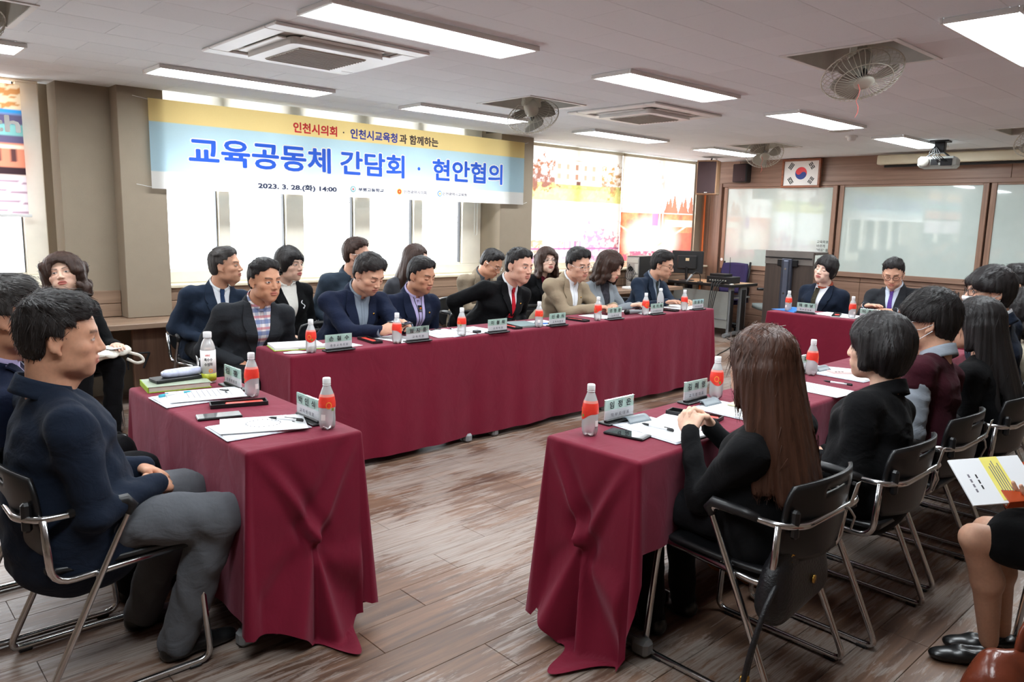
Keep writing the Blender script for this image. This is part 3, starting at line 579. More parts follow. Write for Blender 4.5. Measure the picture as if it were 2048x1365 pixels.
def ub(u): return bx0 + u * (bx1 - bx0)
# plain coordinates measured along the banner
for nm, mt, bd_ in (('lettering_outline', M_bt['white'], .016), ('lettering', M_bt['blue'], .006)):
    dl = .010 if nm == 'lettering_outline' else 0
    btext(nm, '교육공동체', 2.35 - dl, 3.63 + dl, 2.0, .225 + 2 * dl, mt, bd_); btext(nm, '간담회', 3.73 - dl, 4.45 + dl, 2.0, .222 + 2 * dl, mt, bd_); btext(nm, '·', 4.605, 4.64, 1.995, .034, mt, 0); btext(nm, '현안협의', 4.79 - dl, 5.75 + dl, 2.0, .222 + 2 * dl, mt, bd_)
btext('lettering', '인천시의회', 3.26, 3.70, 2.27, .092, M_bt['red'], .0035); btext('lettering', '·', 3.76, 3.775, 2.27, .015, M_bt['brown'], 0); btext('lettering', '인천시교육청', 3.84, 4.365, 2.27, .092, M_bt['navy'], .003); btext('lettering', '과 함께하는', 4.39, 4.86, 2.27, .092, M_bt['brown'], .003)
btext('lettering', '2023. 3. 28.(화) 14:00', 2.92, 3.69, 1.745, .064, M_bt['slate'], .0034)
for s, u0, u1, ux in (('부평고등학교', 3.92, 4.21, .508), ('인천광역시의회', 4.44, 4.72, .638), ('인천광역시교육청', 4.92, 5.24, .757)):
    btext('lettering', s, u0, u1, 1.76, .036, M_bt['slate'] if u0 < 4.3 else M_inkg, .0018)
    x = {.508: 3.865, .638: 4.39, .757: 4.885}[ux]; cc = {.508: [srgb(120, 170, 176), srgb(200, 220, 220), srgb(210, 90, 90)], .638: [srgb(240, 190, 60), srgb(226, 60, 50), srgb(240, 200, 90)], .757: [srgb(80, 150, 210), srgb(250, 250, 250), srgb(240, 190, 60)]}[ux]
    for k, rr in enumerate((.03, .021, .009)): 
        mm = plain('emblem_%d_%d' % (int(ux * 1000), k), cc[k], .6); yb = bw((x - bx0) / (bx1 - bx0)) - .003 - .0015 * k
        rel(mesh_obj('emblem', [(x + rr * math.cos(2 * math.pi * q / 28), yb, 1.76 + rr * math.sin(2 * math.pi * q / 28)) for q in range(28)], [tuple(range(28))], mm, r), r)
for u in (0, 1):
    for z in (bz0 + .01, bz1 - .01): rel(MB().tube([(ub(u), 6.43, z), (ub(u) + (.1 if u else -.1), 6.47, z + .02)], .002, 4).obj('tie_cord', M_white, r), r)
# ---------------------------------------------------------------- tables and cloths
TZ = .735
def maroon():
    t = NT('maroon_tablecloth'); c = srgb(124, 12, 44); setp(t, c, .75, 0, .25, Sheen__Weight=.16, Sheen__Roughness=.5, Sheen__Tint=(1, .55, .68, 1)); v = t.coord((1, 1, 1))
    w = t.noise(v, 700, 2); b = t.noise(v, 5, 3); m = t.noise(t.coord((1, 1, .8)), 9, 3, .5, .6)
    t.l(t.mix(.5, t.ramp(w, [(.3, srgb(100, 7, 33)), (.7, srgb(122, 13, 44))]), t.ramp(b, [(.3, srgb(104, 8, 35)), (.7, srgb(118, 11, 41))])), t.b.inputs['Base Color'])
    t.bump(m, .16, .03); return t.m
M_cloth = maroon()
M_top = plain('table_laminate', srgb(196, 186, 170), .4); M_leg = plain('grey_steel_leg', srgb(150, 151, 153), .35, .6); M_foot = plain('grey_foot_cap', srgb(136, 138, 140), .5)
def table(L_, W_, org, rz, lab, hidden=False):
    r = empty('folding_table', (org[0], org[1], 0), rz, lab, 'table', 'folding tables under maroon cloths')
    MB().box((.012, .012, TZ - .032), (L_ - .012, W_ - .012, TZ - .006), .004).obj('tabletop', M_top, r)
    for x in (.12, L_ - .12):
        MB().box((x - .03, W_ / 2 - .025, .05), (x + .03, W_ / 2 + .025, TZ - .032), .006).obj('leg', M_leg, r)
        MB().tube([(x, .06, .035), (x, W_ - .06, .035)], .022, 10).obj('foot', M_leg, r)
        for y in (.035, W_ - .035): MB().box((x - .028, y - .035, 0), (x + .028, y + .035, .062), .014).obj('foot_cap', M_foot, r)
    MB().box((.15, W_ / 2 - .012, TZ - .1), (L_ - .15, W_ / 2 + .012, TZ - .06)).obj('cross_bar', M_leg, r)
    return r
def cloth(L_, W_, org, rz, lab, drops, pinned=None, seed=0, amp=.012):
    """drops: cloth length hanging on sides front, right, back, left; pinned: (side, pin u, flare sign)"""
    r = .014; P = []; per = []   # perimeter samples
    def side(s, n):
        for k in range(n):
            u = k / n
            if s == 0: p, nn, ln = (r + u * (L_ - 2 * r), 0), (0, -1), L_
            if s == 1: p, nn, ln = (L_, r + u * (W_ - 2 * r)), (1, 0), W_
            if s == 2: p, nn, ln = (L_ - r - u * (L_ - 2 * r), W_), (0, 1), L_
            if s == 3: p, nn, ln = (0, W_ - r - u * (W_ - 2 * r)), (-1, 0), W_
            per.append((p, nn, s, u, ln))
        cx, cy = [(L_ - r, r), (L_ - r, W_ - r), (r, W_ - r), (r, r)][s]; a0 = [-90, 0, 90, 180][s]
        for k in range(4):
            a = math.radians(a0 + 90 * k / 4); per.append(((cx + r * math.cos(a), cy + r * math.sin(a)), (math.cos(a), math.sin(a)), s, 1 + k / 4, 0))
    for s, ln in enumerate((L_, W_, L_, W_)): side(s, max(12, int(ln / (.009 if pinned and pinned[0] == s else .028))))
    rng = random.Random(seed); ph = [rng.uniform(0, 6.28) for _ in range(12)]; m = len(per); V = []; H = TZ
    rows = [(0, .0)] + [(1, k / 4 * math.pi / 2) for k in range(1, 5)]; ND = 46
    nrow = 5 + ND
    for j in range(nrow):
        for (p, nn, s, u, ln) in per:
            if j == 0: V.append((p[0] - nn[0] * r, p[1] - nn[1] * r, H)); continue
            if j < 5: a = rows[j][1]; V.append((p[0] - nn[0] * r * (1 - math.sin(a)), p[1] - nn[1] * r * (1 - math.sin(a)), H - r * (1 - math.cos(a)))); continue
            t = (j - 4) / ND; D = drops[s]
            if u >= 1: w = u - 1; D = drops[s] * (1 - w) + drops[(s + 1) % 4] * w
            D = max(.05, D)
            x = u * ln if u < 1 else ln; out = amp * t * (math.sin(x * 7.1 + ph[s]) + .6 * math.sin(x * 15.3 + ph[s + 4]) + .35 * math.sin(x * 31 + ph[s + 8])) * (1 if u < 1 else 0.3) + .008 * t
            if u >= 1: out += .05 * t * math.sin((u - 1) * math.pi)
            lat = 0.0
            if pinned and s == pinned[0] and u < 1:
                pu, fl = pinned[1], pinned[2]; fl2 = 1 if fl > 0 else -1; xx, yy = u * W_, t * D; px, py = pu * W_, .27
                e = min(1, u / .06, (1 - u) / .06)
                def dseg(ax, ay):
                    dx, dy = px - ax, py - ay; h = max(0, min(1, ((xx - ax) * dx + (yy - ay) * dy) / (dx * dx + dy * dy))); sd = ((xx - ax) * dy - (yy - ay) * dx) / math.hypot(dx, dy); return math.hypot(xx - ax - h * dx, yy - ay - h * dy), sd, h
                d1, s1, h1 = dseg(0, -.02); d2, s2, h2 = dseg(W_, -.02)
                for dd, ss, hh in ((d1, s1, h1), (d2, -s2, h2)): out += e * hh * (.030 * math.exp(-(dd / .022) ** 2) - .020 * math.exp(-((dd - .045) / .028) ** 2) * (1 if ss > 0 else .25))
                rad = math.hypot(xx - px, yy - py); an = math.atan2(xx - px, yy - py)
                if yy > py - .01:
                    g_ = lambda c, w: math.exp(-((an - c) / w) ** 2)
                    out += e * min(rad, .42) * (.17 * g_(.20 * fl2, .13) - .13 * g_(.0, .07) + .15 * g_(-.26 * fl2, .12) - .10 * g_(.50 * fl2, .16) + .09 * g_(.85 * fl2, .2) - .06 * g_(-.62 * fl2, .15)) + .10 * max(0, yy - py) * math.exp(-(an / .8) ** 2)
                D += .17 * math.exp(-((u - pu - .12) / .22) ** 2) + fl * .16 * (u - .5)
            dist = t * D
            if r + dist < H - .006: z = H - r - dist
            else: ex = r + dist - (H - .006); z = .006 + .004 * (1 + math.sin(x * 40 + ex * 30)); out += ex * .9
            V.append((p[0] + nn[0] * out, p[1] + nn[1] * out, z))
    F = [(j * m + k, j * m + (k + 1) % m, (j + 1) * m + (k + 1) % m, (j + 1) * m + k) for j in range(nrow - 1) for k in range(m)]
    F = [f[::-1] for f in F]; F.append(tuple(range(m)))
    o = mesh_obj('tablecloth', V, F, M_cloth, None, True, (org[0], org[1], 0), rz); o.data.polygons[len(F) - 1].use_smooth = False
    return tag(o, lab, 'tablecloth', 'maroon tablecloths')
A_L = math.radians(1.1)
def at(org, rz, x, y): return (org[0] + x * math.cos(rz) - y * math.sin(rz), org[1] + x * math.sin(rz) + y * math.cos(rz))
LO = (1.91, 3.835)
for i, lab in enumerate(('folding table under the left third of the long cloth', 'folding table under the middle of the long cloth', 'folding table under the right third of the long cloth')): table(1.43, .43, at(LO, A_L, i * 1.435, 0), A_L, lab)
cloth(4.305, .43, LO, A_L, 'long maroon cloth along the row facing the camera under the banner', (.675, .66, .45, .66), seed=3)
RO = (1.93, 1.455); A_R = math.radians(1.5)
for i, lab in enumerate(('folding table at the near end of the right-hand row', 'folding table in the middle of the right-hand row', 'folding table at the far end of the right-hand row')): table(1.2, .42, at(RO, A_R, i * 1.205, 0), A_R, lab)
cloth(3.62, .42, RO, A_R, 'maroon cloth on the right-hand row, bunched at its near end', (.30, .6, .66, .68), (3, .45, .5), seed=8)
# left table: local x runs along +Y
FO = (1.435, 2.325)
table(1.22, .44, FO, math.pi / 2, 'folding table at the left, nearest the man in grey trousers')
cloth(1.22, .44, FO, math.pi / 2, 'maroon cloth on the short left table, gathered in an X fold', (.66, .64, .60, .64), (3, .52, .25), seed=5)
EO = (6.50, 3.55)
table(1.9, .43, at(EO, 0, .43, -1.9), math.pi / 2, 'folding table at the far end before the whiteboards')
cloth(1.9, .43, (EO[0] + .43, EO[1] - 1.9), math.pi / 2, 'maroon cloth on the far table before the whiteboards', (.45, .67, .69, .66), seed=12)
# ---------------------------------------------------------------- chairs
M_seatp = plain('black_chair_shell', srgb(20, 20, 22), .38, var=.08, bump=.08, bscale=400)
def make_chair():
    r = empty('stacking_chair'); w = .235; m = MB()
    U = fillet([(-w, .02, .62), (-w, -.215, .62), (-w + .06, -.262, .62), (w - .06, -.262, .62), (w, -.215, .62), (w, .02, .62)], .06, 5)
    left = fillet([(-w, -.06, .62), (-w, .035, .62), (-w, -.25, .014), (-w, .255, .014), (-w + .012, .225, .425), (0, .215, .428)], .045, 5); right = [(-x, y, z) for x, y, z in left]
    m.tube(U, .0115, 8); m.tube(left, .0115, 8); m.tube(right, .0115, 8)
    for s in (-1, 1): m.tube(fillet([(s * w, -.205, .62), (s * (w - .012), -.19, .41), (s * (w - .03), .21, .425)], .06, 5), .0115, 8)
    m.obj('frame', M_chrome, r, True)
    MB().grid(lambda u, v: ((u - .5) * .43 * (1 - .1 * (2 * v - 1) ** 4), -.2 + .44 * v, .45 - .018 * math.sin(u * math.pi) * math.sin(min(1, v * 1.2) * math.pi) - (.02 * max(0, (v - .85) / .15) ** 2)), 14, 14, .016).obj('seat', M_seatp, r, True)
    def bk(u, v):
        z = .48 + .258 * v; k = (2 * u - 1); hw = .222 * (1 - .12 * max(0, (v - .75) / .25) ** 2 - .22 * max(0, (.3 - v) / .3) ** 2); return (k * hw, -.250 - .03 * v + .055 * k * k, z + .012 * (1 - k * k) * v)
    MB().grid(bk, 30, 16, .012, lambda u, v: not (abs(u - .5) < .16 and .80 < v < .89)).obj('backrest', M_seatp, r, True)
    for s in (-1, 1): MB().tube([(s * w, .018, .585), (s * w, .034, .61), (s * w, .02, .630), (s * w, -.09, .628), (s * w, -.14, .622)], [.014, .019, .019, .018, .014], 8).obj('armrest', M_black, r, True)
    for s in (-1, 1):
        MB().box((s * .2 - .012, -.252, .58), (s * .2 + .012, -.225, .67), .008).obj('back_clip', M_black, r)
        for y in (-.20, .20): MB().box((s * w - .013, y - .02, 0), (s * w + .013, y + .02, .012), .003).obj('glide', M_black, r)
    return r
CH = make_chair(); CHU = [False]
M_tagw = plain('white_strap', srgb(206, 206, 204), .6)
def chair(x, y, face, lab, strap=False):
    rz = math.radians(face - 90)
    if not CHU[0]: c = CH; CHU[0] = True; c.location = (x, y, 0); c.rotation_euler = (0, 0, rz)
    else: c = copy_tree(CH, None, (x, y, 0), rz)
    tag(c, lab, 'chair', 'black stacking chairs with chrome frames')
    return c
def strap(c):
    MB().tube([(.07, -.278, .625), (.09, -.28, .61), (.15, -.27, .57), (.215, -.235, .50)], .004, 5).obj('cable_tie', M_tagw, c, True)
    MB().grid(lambda u, v: (.05 + .03 * u + .02 * v, -.287 - .012 * v, .63 + .08 * v), 2, 6, .0015).obj('paper_tag', M_tagw, c)
# ---------------------------------------------------------------- lectern, desk, computer, office chairs
M_lect = wood('dark_lectern_wood', srgb(52, 42, 38), srgb(84, 70, 62), axis=2, world=False)
r = empty('lectern', (8.9, 4.6, 0), math.radians(90), 'dark wooden lectern with a grey steel column', 'lectern')
MB().box((-.31, -.02, .0), (.31, .02, 1.2), .004).obj('front_panel', M_lect, r); MB().box((-.31, .022, 1.05), (.31, .034, 1.22), .003).obj('top_panel', plain('brushed_grey', srgb(120, 114, 110), .4, .3), r)
MB().box((-.30, .034, 1.125), (.30, .05, 1.14)).obj('shelf_edge', M_steel, r); MB().box((-.065, .03, 0), (.065, .075, 1.12), .004).obj('column', plain('lectern_column', srgb(70, 74, 88), .35, .5), r); MB().box((-.03, .07, .05), (.03, .09, 1.1), .004).obj('column_rib', plain('lectern_rib', srgb(100, 106, 124), .3, .5), r)
MB().box((-.13, .02, 1.03), (.13, .06, 1.11), .003).obj('bracket', M_steel, r); MB().box((-.32, -.35, 1.18), (.32, -.0, 1.21), .004).obj('desk_board', M_lect, r); MB().box((-.33, -.3, 0), (.33, .1, .04), .006).obj('base', M_lect, r)
for z in (.35, .7, 1.0): MB().cyl((0, .088, z), (0, .096, z), .012).obj('bolt', M_chrome, r)
M_desktop = wood('beech_desktop', srgb(178, 140, 104), srgb(204, 170, 132), axis=1, world=False); M_deskg = plain('grey_desk_panel', srgb(140, 142, 138), .5)
r = empty('computer_desk', (9.36, 5.98, 0), 0, 'grey teacher desk with beech top by the window corner', 'desk')
MB().box((-.30, -.50, .69), (.36, .50, .72), .003).obj('desktop', M_desktop, r); MB().box((-.315, -.515, .685), (-.295, .515, .725), .006).box((-.3, -.515, .685), (.36, -.498, .725), .006).obj('edge_band', M_black, r)
MB().box((-.26, -.44, .12), (-.24, .44, .62), .002).obj('modesty_panel', M_deskg, r); MB().box((-.27, -.44, .24), (-.235, .44, .25)).obj('panel_seam', M_grey, r)
for y in (-.44, .44):
    l_ = MB().box((-.24, y - .02, .04), (-.14, y + .02, .69), .006).box((.02, y - .02, .04), (.18, y + .02, .69), .006).obj('leg', M_grey, r); MB().box((-.225, y - .028, .08), (-.155, y + .028, .64), .004).box((.05, y - .028, .08), (.15, y + .028, .64), .004).obj('leg_cover', M_black, l_)
    MB().tube(fillet([(-.31, y, .03), (-.05, y, .05), (.30, y, .03)], .1), .03, 8).obj('foot', M_grey, r)
MB().box((-.2, -.44, .52), (.3, .44, .54)).obj('keyboard_shelf', M_deskg, r)
r = empty('computer_tower', (8.26, 6.38, .659), math.radians(8), 'silver and black computer tower showing its rear ports', 'computer')
MB().box((-.21, -.095, 0), (.21, .095, .42), .006).obj('case', M_black, r); rp = MB().box((-.216, -.092, .01), (-.209, .092, .41), .002).obj('rear_plate', plain('rear_steel', srgb(168, 168, 166), .35, .7), r)
for k in range(5): MB().box((-.221, -.085 + .0, .02 + .033 * k), (-.215, .06, .043 + .033 * k), .001).obj('slot_cover', M_grille, rp)
MB().lathe([(.001, 0), (.035, 0), (.035, .004), (.001, .004)], 18, (-.222, .03, .25), 0).obj('vent', M_steel, rp); MB().box((-.222, -.08, .33), (-.215, .08, .39), .002).obj('power_inlet', M_grille, rp); MB().box((-.221, -.08, .19), (-.215, -.03, .32), .002).obj('port_block', M_grille, rp)
m = MB()
for k in range(6): m.tube(fillet([(-.22, -.05 + .02 * k, .21 + .02 * k), (-.3, -.08 + .03 * k, .18 - .01 * k), (-.26, -.02 * k, .06), (-.24, -.1, .01)], .06), .005, 5)
m.obj('cable', M_black, r, True)
r = empty('computer_monitor', (9.22, 6.30, .721), math.radians(115), 'black monitor seen from behind on the teacher desk', 'monitor')
MB().box((-.22, -.02, .10), (.22, .02, .42), .008).obj('screen_housing', M_black, r); MB().box((-.14, .018, .16), (.14, .05, .36), .02).obj('rear_bulge', M_black, r); MB().tube([(0, .03, .01), (0, .04, .2)], .02, 10).obj('neck', M_black, r); MB().lathe([(.11, 0), (.11, .008), (.03, .018), (.001, .018)], 24).obj('base', M_black, r, True); MB().box((-.03, .049, .28), (.02, .052, .32)).obj('sticker', plain('tan_sticker', srgb(214, 190, 150), .6), r)
r = empty('audio_receiver', (9.20, 5.68, .72), math.radians(0), 'black audio receiver with cables and antennas on the desk', 'amplifier')
MB().box((-.12, -.15, .01), (.16, .20, .10), .004).obj('case', M_black, r)
for k in range(7): MB().cyl((-.121, -.1 + .04 * k, .05), (-.13, -.1 + .04 * k, .05), .009, n=10).obj('socket', M_grille, r)
u_ = MB().box((-.08, -.05, .10), (.12, .18, .135), .004).obj('wireless_unit', M_black, r)
for y in (-.02, .17): MB().tube([(.1, y, .12), (.1, y + .01, .36)], [.006, .003], 6).obj('antenna', M_black, u_)
m = MB()
for k in range(4): m.tube(fillet([(-.125, -.08 + .05 * k, .05), (-.2, -.06 + .04 * k, .03), (-.24, -.04 + .03 * k, -.1), (-.26, .0 + .02 * k, -.35)], .06), .006, 5)
m.obj('cable', M_black, r, True)
r = empty('gooseneck_microphone', (8.95, 6.0, .72), 0, 'black gooseneck microphone drooping over the desk edge', 'microphone')
m = MB(); m.tube(fillet([(.16, 0, .0), (.16, 0, .1), (.06, 0, .16), (-.06, .0, .10)], .06), .007, 6); m.obj('neck', M_black, r, True); MB().tube([(-.05, 0, .11), (-.15, .01, .02)], [.016, .012], 10).obj('head', M_grey, r, True); MB().lathe([(.04, 0), (.04, .01), (.012, .014), (.001, .014)], 16, (.16, 0, 0)).obj('base', M_black, r)
tag(MB().box((9.12, 5.50, .7205), (9.16, 5.64, .735), .004).box((9.1, 5.505, .7205), (9.12, 5.62, .73), .003).obj('marker_set', M_white), 'white and blue marker pens on the desk corner', 'marker')
tag(MB().tube(fillet([(9.0, 5.45, .01), (8.8, 5.2, .008), (8.2, 4.95, .008), (7.7, 4.8, .008), (7.3, 4.55, .008)], .3, 6), .006, 6).obj('floor_cable', M_black, None, True), 'thin black cable trailing from the teacher desk', 'cable')
tag(MB().box((7.8, 6.2, .659), (7.96, 6.32, .69), .006).obj('wireless_router', M_white), 'small white box on the window ledge', 'router')
M_offg = fabric('grey_office_fabric', srgb(132, 138, 136)); M_purple = fabric('navy_purple_fabric', srgb(58, 50, 86))
def office_chair(x, y, rz, mat, lab, zt, wd):
    r = empty('office_chair', (x, y, 0), rz, lab, 'chair', 'office chairs by the teacher desk')
    b = MB().grid(lambda u, v: ((u - .5) * wd * (1 - .12 * (2 * v - 1) ** 4), -.22 - .10 * v + .05 * (2 * u - 1) ** 2, .52 + (zt - .52) * v), 12, 12, .05).obj('backrest', mat, r, True)
    for s in (-1, 1): MB().tube([(s * wd * .46, -.20, .50), (s * wd * .5, -.26, .8), (s * wd * .47, -.33, zt + .02)], .016, 8).obj('back_frame', M_white if mat is M_offg else M_black, b, True)
    MB().grid(lambda u, v: ((u - .5) * .48, -.22 + .46 * v, .46 - .02 * math.sin(u * 3.14)), 10, 10, .06).obj('seat', mat, r, True); MB().cyl((0, 0, .08), (0, 0, .42), .03).obj('gas_lift', M_black, r)
    for s in (-1, 1): MB().tube(fillet([(s * .26, -.1, .42), (s * .28, -.1, .64), (s * .28, .15, .65)], .05), .018, 8).obj('armrest', M_black, r, True)
    for k in range(5):
        a = k * 2 * math.pi / 5; l_ = MB().tube([(0, 0, .10), (.28 * math.cos(a), .28 * math.sin(a), .06)], [.03, .018], 8).obj('base_leg', M_black, r); MB().lathe([(.001, -.012), (.028, -.012), (.028, .012), (.001, .012)], 12, (.28 * math.cos(a), .28 * math.sin(a), .028), 0).obj('caster', M_black, l_)
    if mat is M_offg: MB().box((-.04, -.345, .87), (.04, -.335, .90), .003).obj('orange_tag', plain('orange_tag', srgb(232, 110, 60), .6), b)
office_chair(9.66, 5.12, math.radians(60), M_offg, 'grey fabric office chair with white frame beside the lectern', 1.0, .44)
office_chair(9.85, 6.02, math.radians(100), M_purple, 'dark purple office chair behind the audio receiver', .96, .42)
# ---------------------------------------------------------------- bottles
def pet():
    t = NT('clear_pet'); tr = t.n('ShaderNodeBsdfTransparent'); gl = t.n('ShaderNodeBsdfGlossy', Roughness=.05); df = t.n('ShaderNodeBsdfDiffuse'); df.inputs[0].default_value = (.97, .98, .99, 1); fr = t.n('ShaderNodeFresnel', IOR=1.45)
    nz = t.noise(t.coord((1, 1, .5)), 60, 2); tr.inputs[0].default_value = (.93, .95, .96, 1); t.l(t.ramp(nz, [(.35, (.93, .95, .96)), (.65, (1, 1, 1))]), tr.inputs[0])
    m1 = t.n('ShaderNodeMixShader'); m1.inputs[0].default_value = .45; t.l(tr.outputs[0], m1.inputs[1]); t.l(df.outputs[0], m1.inputs[2]); m2 = t.n('ShaderNodeMixShader'); t.l(fr.outputs[0], m2.inputs[0]); t.l(m1.outputs[0], m2.inputs[1]); t.l(gl.outputs[0], m2.inputs[2]); t.l(m2.outputs[0], t.out.inputs[0]); return t.m  # white diffuse share paints in the brightness of light refracted through the bottle
M_pet = pet(); M_cap = plain('white_cap', srgb(240, 240, 240), .4, var=.02); M_lab = plain('red_label', srgb(240, 64, 50), .35, var=.08, scale=60); M_lab2 = plain('coral_label_fade', srgb(244, 150, 138), .4)
M_labw = plain('white_print', srgb(246, 240, 236), .5); M_oran = plain('orange_print', srgb(246, 150, 60), .5); M_leaf = plain('leaf_print', srgb(120, 150, 60), .5)
def petal(prof, n=40, lobes=5):
    V = []; 
    for r_, z in prof:
        for k in range(n):
            a = 2 * math.pi * k / n; q = max(0, 1 - z / .022); rr = r_ * (1 - .10 * q * (.5 - .5 * math.cos(lobes * a))); V.append((rr * math.cos(a), rr * math.sin(a), z + .006 * q * (.5 - .5 * math.cos(lobes * a)) * (1 if r_ > .004 else 0)))
    m = len(prof); F = [(i * n + k, i * n + (k + 1) % n, (i + 1) * n + (k + 1) % n, (i + 1) * n + k) for i in range(m - 1) for k in range(n)] + [tuple(range(n))[::-1], tuple((m - 1) * n + k for k in range(n))]
    return V, F
BP = [(.012, .004), (.022, .001), (.027, .006), (.0295, .018), (.0300, .040), (.0292, .060), (.0300, .080), (.0298, .100), (.0275, .118), (.0225, .136), (.0165, .152), (.0125, .163), (.0118, .170)]
def br(z):
    for (r0, z0), (r1, z1) in zip(BP[2:], BP[3:]):
        if z0 <= z <= z1: return r0 + (r1 - r0) * (z - z0) / (z1 - z0)
    return .0118
def make_bottle():
    r = empty('drink_bottle'); V, F = petal(BP); mesh_obj('bottle_body', V, F, M_pet, r, True)
    c = MB().lathe([(.0142, .166), (.0146, .170), (.0146, .186), (.0130, .1895), (.001, .1895)], 24).obj('cap', M_cap, r, True); MB().lathe([(.0146, .1625), (.0150, .1640), (.0142, .166)], 24).obj('cap_ring', M_cap, c, True)
    zl = lambda u: .083 - .022 * max(0, math.cos(2 * math.pi * u - 2.2)) ** 2
    MB().grid(lambda u, v: ((lambda z: ((br(z) + .0007) * math.cos(2 * math.pi * u), (br(z) + .0007) * math.sin(2 * math.pi * u), z))(zl(u) + (.122 - zl(u)) * v)), 40, 8).obj('label', M_lab, r, True)
    MB().grid(lambda u, v: ((lambda z: ((br(z) + .0005) * math.cos(2 * math.pi * u), (br(z) + .0005) * math.sin(2 * math.pi * u), z))(.122 + .009 * v)), 32, 2).obj('label_fade', M_lab2, r, True)
    def spot(nm, a0, z0, w_, h_, mat):
        MB().grid(lambda u, v: ((lambda a, z: ((br(z) + .0012) * math.cos(a), (br(z) + .0012) * math.sin(a), z))(a0 + (u - .5) * w_, z0 + (v - .5) * h_)), 6, 4).obj(nm, mat, r, True)
    for a0 in (2.0, 5.1):
        MB().grid(lambda u, v, a0=a0: ((lambda a, z: ((br(z) + .0012) * math.cos(a), (br(z) + .0012) * math.sin(a), z))(a0 + .35 * (.75 + .25 * v) * math.cos(2 * math.pi * u), .092 + .013 * (.75 + .25 * v) * math.sin(2 * math.pi * u))), 20, 1).obj('logo_ring', M_oran, r, True)
        spot('leaf_print', a0 + .5, .077, .3, .010, M_leaf)
    spot('barcode_patch', 4.4, .048, .55, .022, M_labw)
    return r
BT = make_bottle(); BU = [0]
def bottle(x, y, rz, lab, z=TZ + .001):
    b = BT if BU[0] == 0 else copy_tree(BT); BU[0] += 1; b.location = (x, y, z); b.rotation_euler = (0, 0, rz); tag(b, lab, 'bottle', 'clear drink bottles with red labels')
for k, (x, y, lab) in enumerate(((2.045, 1.775, 'nearest red-labelled bottle on the right-hand table corner'), (2.95, 1.825, 'red-labelled bottle on the right-hand table, left of the long brown hair'), (3.84, 1.815, 'red-labelled bottle on the right-hand table, right of the long brown hair'), (3.62, 1.835, 'bottle hidden behind the long brown hair, only its cap showing'),
    (1.345, 2.425, 'nearest red-labelled bottle on the left table'), (1.345, 3.06, 'farther red-labelled bottle on the left table, beside the tea bottle'),
    (2.06, 3.885, 'red-labelled bottle before the man in the plaid shirt'), (2.64, 3.885, 'red-labelled bottle before the man using a phone'), (3.16, 3.895, 'red-labelled bottle before the man with the bolo tie'), (3.9, 3.915, 'red-labelled bottle before the man with the red tie'), (4.57, 3.93, 'red-labelled bottle before the man in the beige jacket'), (5.2, 3.945, 'red-labelled bottle before the woman in the grey jacket'), (5.79, 3.965, 'red-labelled bottle before the man at the right end of the long table'),
    (6.64, 3.41, 'red-labelled bottle before the woman with the scarf'), (6.64, 2.82, 'red-labelled bottle before the man with the purple tie'))): bottle(x, y, k * 1.3 + .4, lab)
r = empty('water_bottle', (5.56, 4.06, TZ + .001), 0, 'clear water bottle with a black checked label, hands behind it', 'bottle')
V, F = petal([(x * 1.05, z * 1.1) for x, z in BP]); mesh_obj('bottle_body', V, F, M_pet, r, True); MB().lathe([(.015, .183), (.0152, .186), (.0152, .203), (.001, .207)], 24).obj('cap', M_cap, r, True)
m = MB()
for i in range(14):
    for j in range(5):
        if (i + j) % 2: m.grid(lambda u, v: ((.0322) * math.cos((i + u) * .4488), (.0322) * math.sin((i + u) * .4488), .032 + .010 * (j + v)), 2, 1)
m.obj('label_pattern', M_ink, r)
r = empty('tea_bottle', (1.31, 3.44, TZ + .001), 0, 'taller tea bottle with white label and yellow-green base', 'bottle')
tp = [(.026, 0), (.031, .004), (.0325, .012), (.0325, .150), (.031, .165), (.024, .188), (.0165, .202), (.0155, .210)]
MB().lathe(tp, 32).obj('bottle_body', M_pet, r, True); c = MB().lathe([(.018, .207), (.0185, .211), (.0185, .231), (.017, .234), (.001, .234)], 24).obj('cap', M_cap, r, True)
M_tea = plain('tea_liquid', srgb(206, 140, 60), .3); MB().lathe([(.0, .01), (.03, .01), (.031, .156), (.001, .158)], 24).obj('tea', M_tea, r, True)
MB().lathe([(.0331, .045), (.0331, .152)], 32).obj('label', M_labw, r, True); MB().lathe([(.0332, .012), (.0332, .046)], 32).obj('label_base', plain('tea_green', srgb(176, 180, 50), .4, var=.25, scale=80), r, True)
def wrap_text(s, w, zc, h, mat, a0, rr):
    o = text_obj('label_text', s, .02, mat, r, Matrix(), bold=.0005, depth=.0001); me = o.data; co = np.zeros(len(me.vertices) * 3, np.float32); me.vertices.foreach_get('co', co); co = co.reshape(-1, 3); x = (co[:, 0] - co[:, 0].mean()) * w / np.ptp(co[:, 0]); z = zc + (co[:, 1] - co[:, 1].mean()) * h / np.ptp(co[:, 1]); a = a0 + x / rr
    me.vertices.foreach_set('co', np.stack([rr * np.cos(a), rr * np.sin(a), z], 1).astype(np.float32).ravel())
wrap_text('옥수수', .036, .112, .015, M_ink, math.radians(-112), .0337); wrap_text('수염차', .036, .090, .015, M_ink, math.radians(-108), .0337); wrap_text('V라인', .022, .131, .010, M_lab, math.radians(-112), .0337)
MB().grid(lambda u, v: ((lambda a: (.0338 * math.cos(a), .0338 * math.sin(a), .060 + .009 * (.5 + .5 * v) * math.sin(2 * math.pi * u)))(math.radians(-95) + .27 * (.5 + .5 * v) * math.cos(2 * math.pi * u))), 20, 1).obj('corn_print', M_oran, r, True)
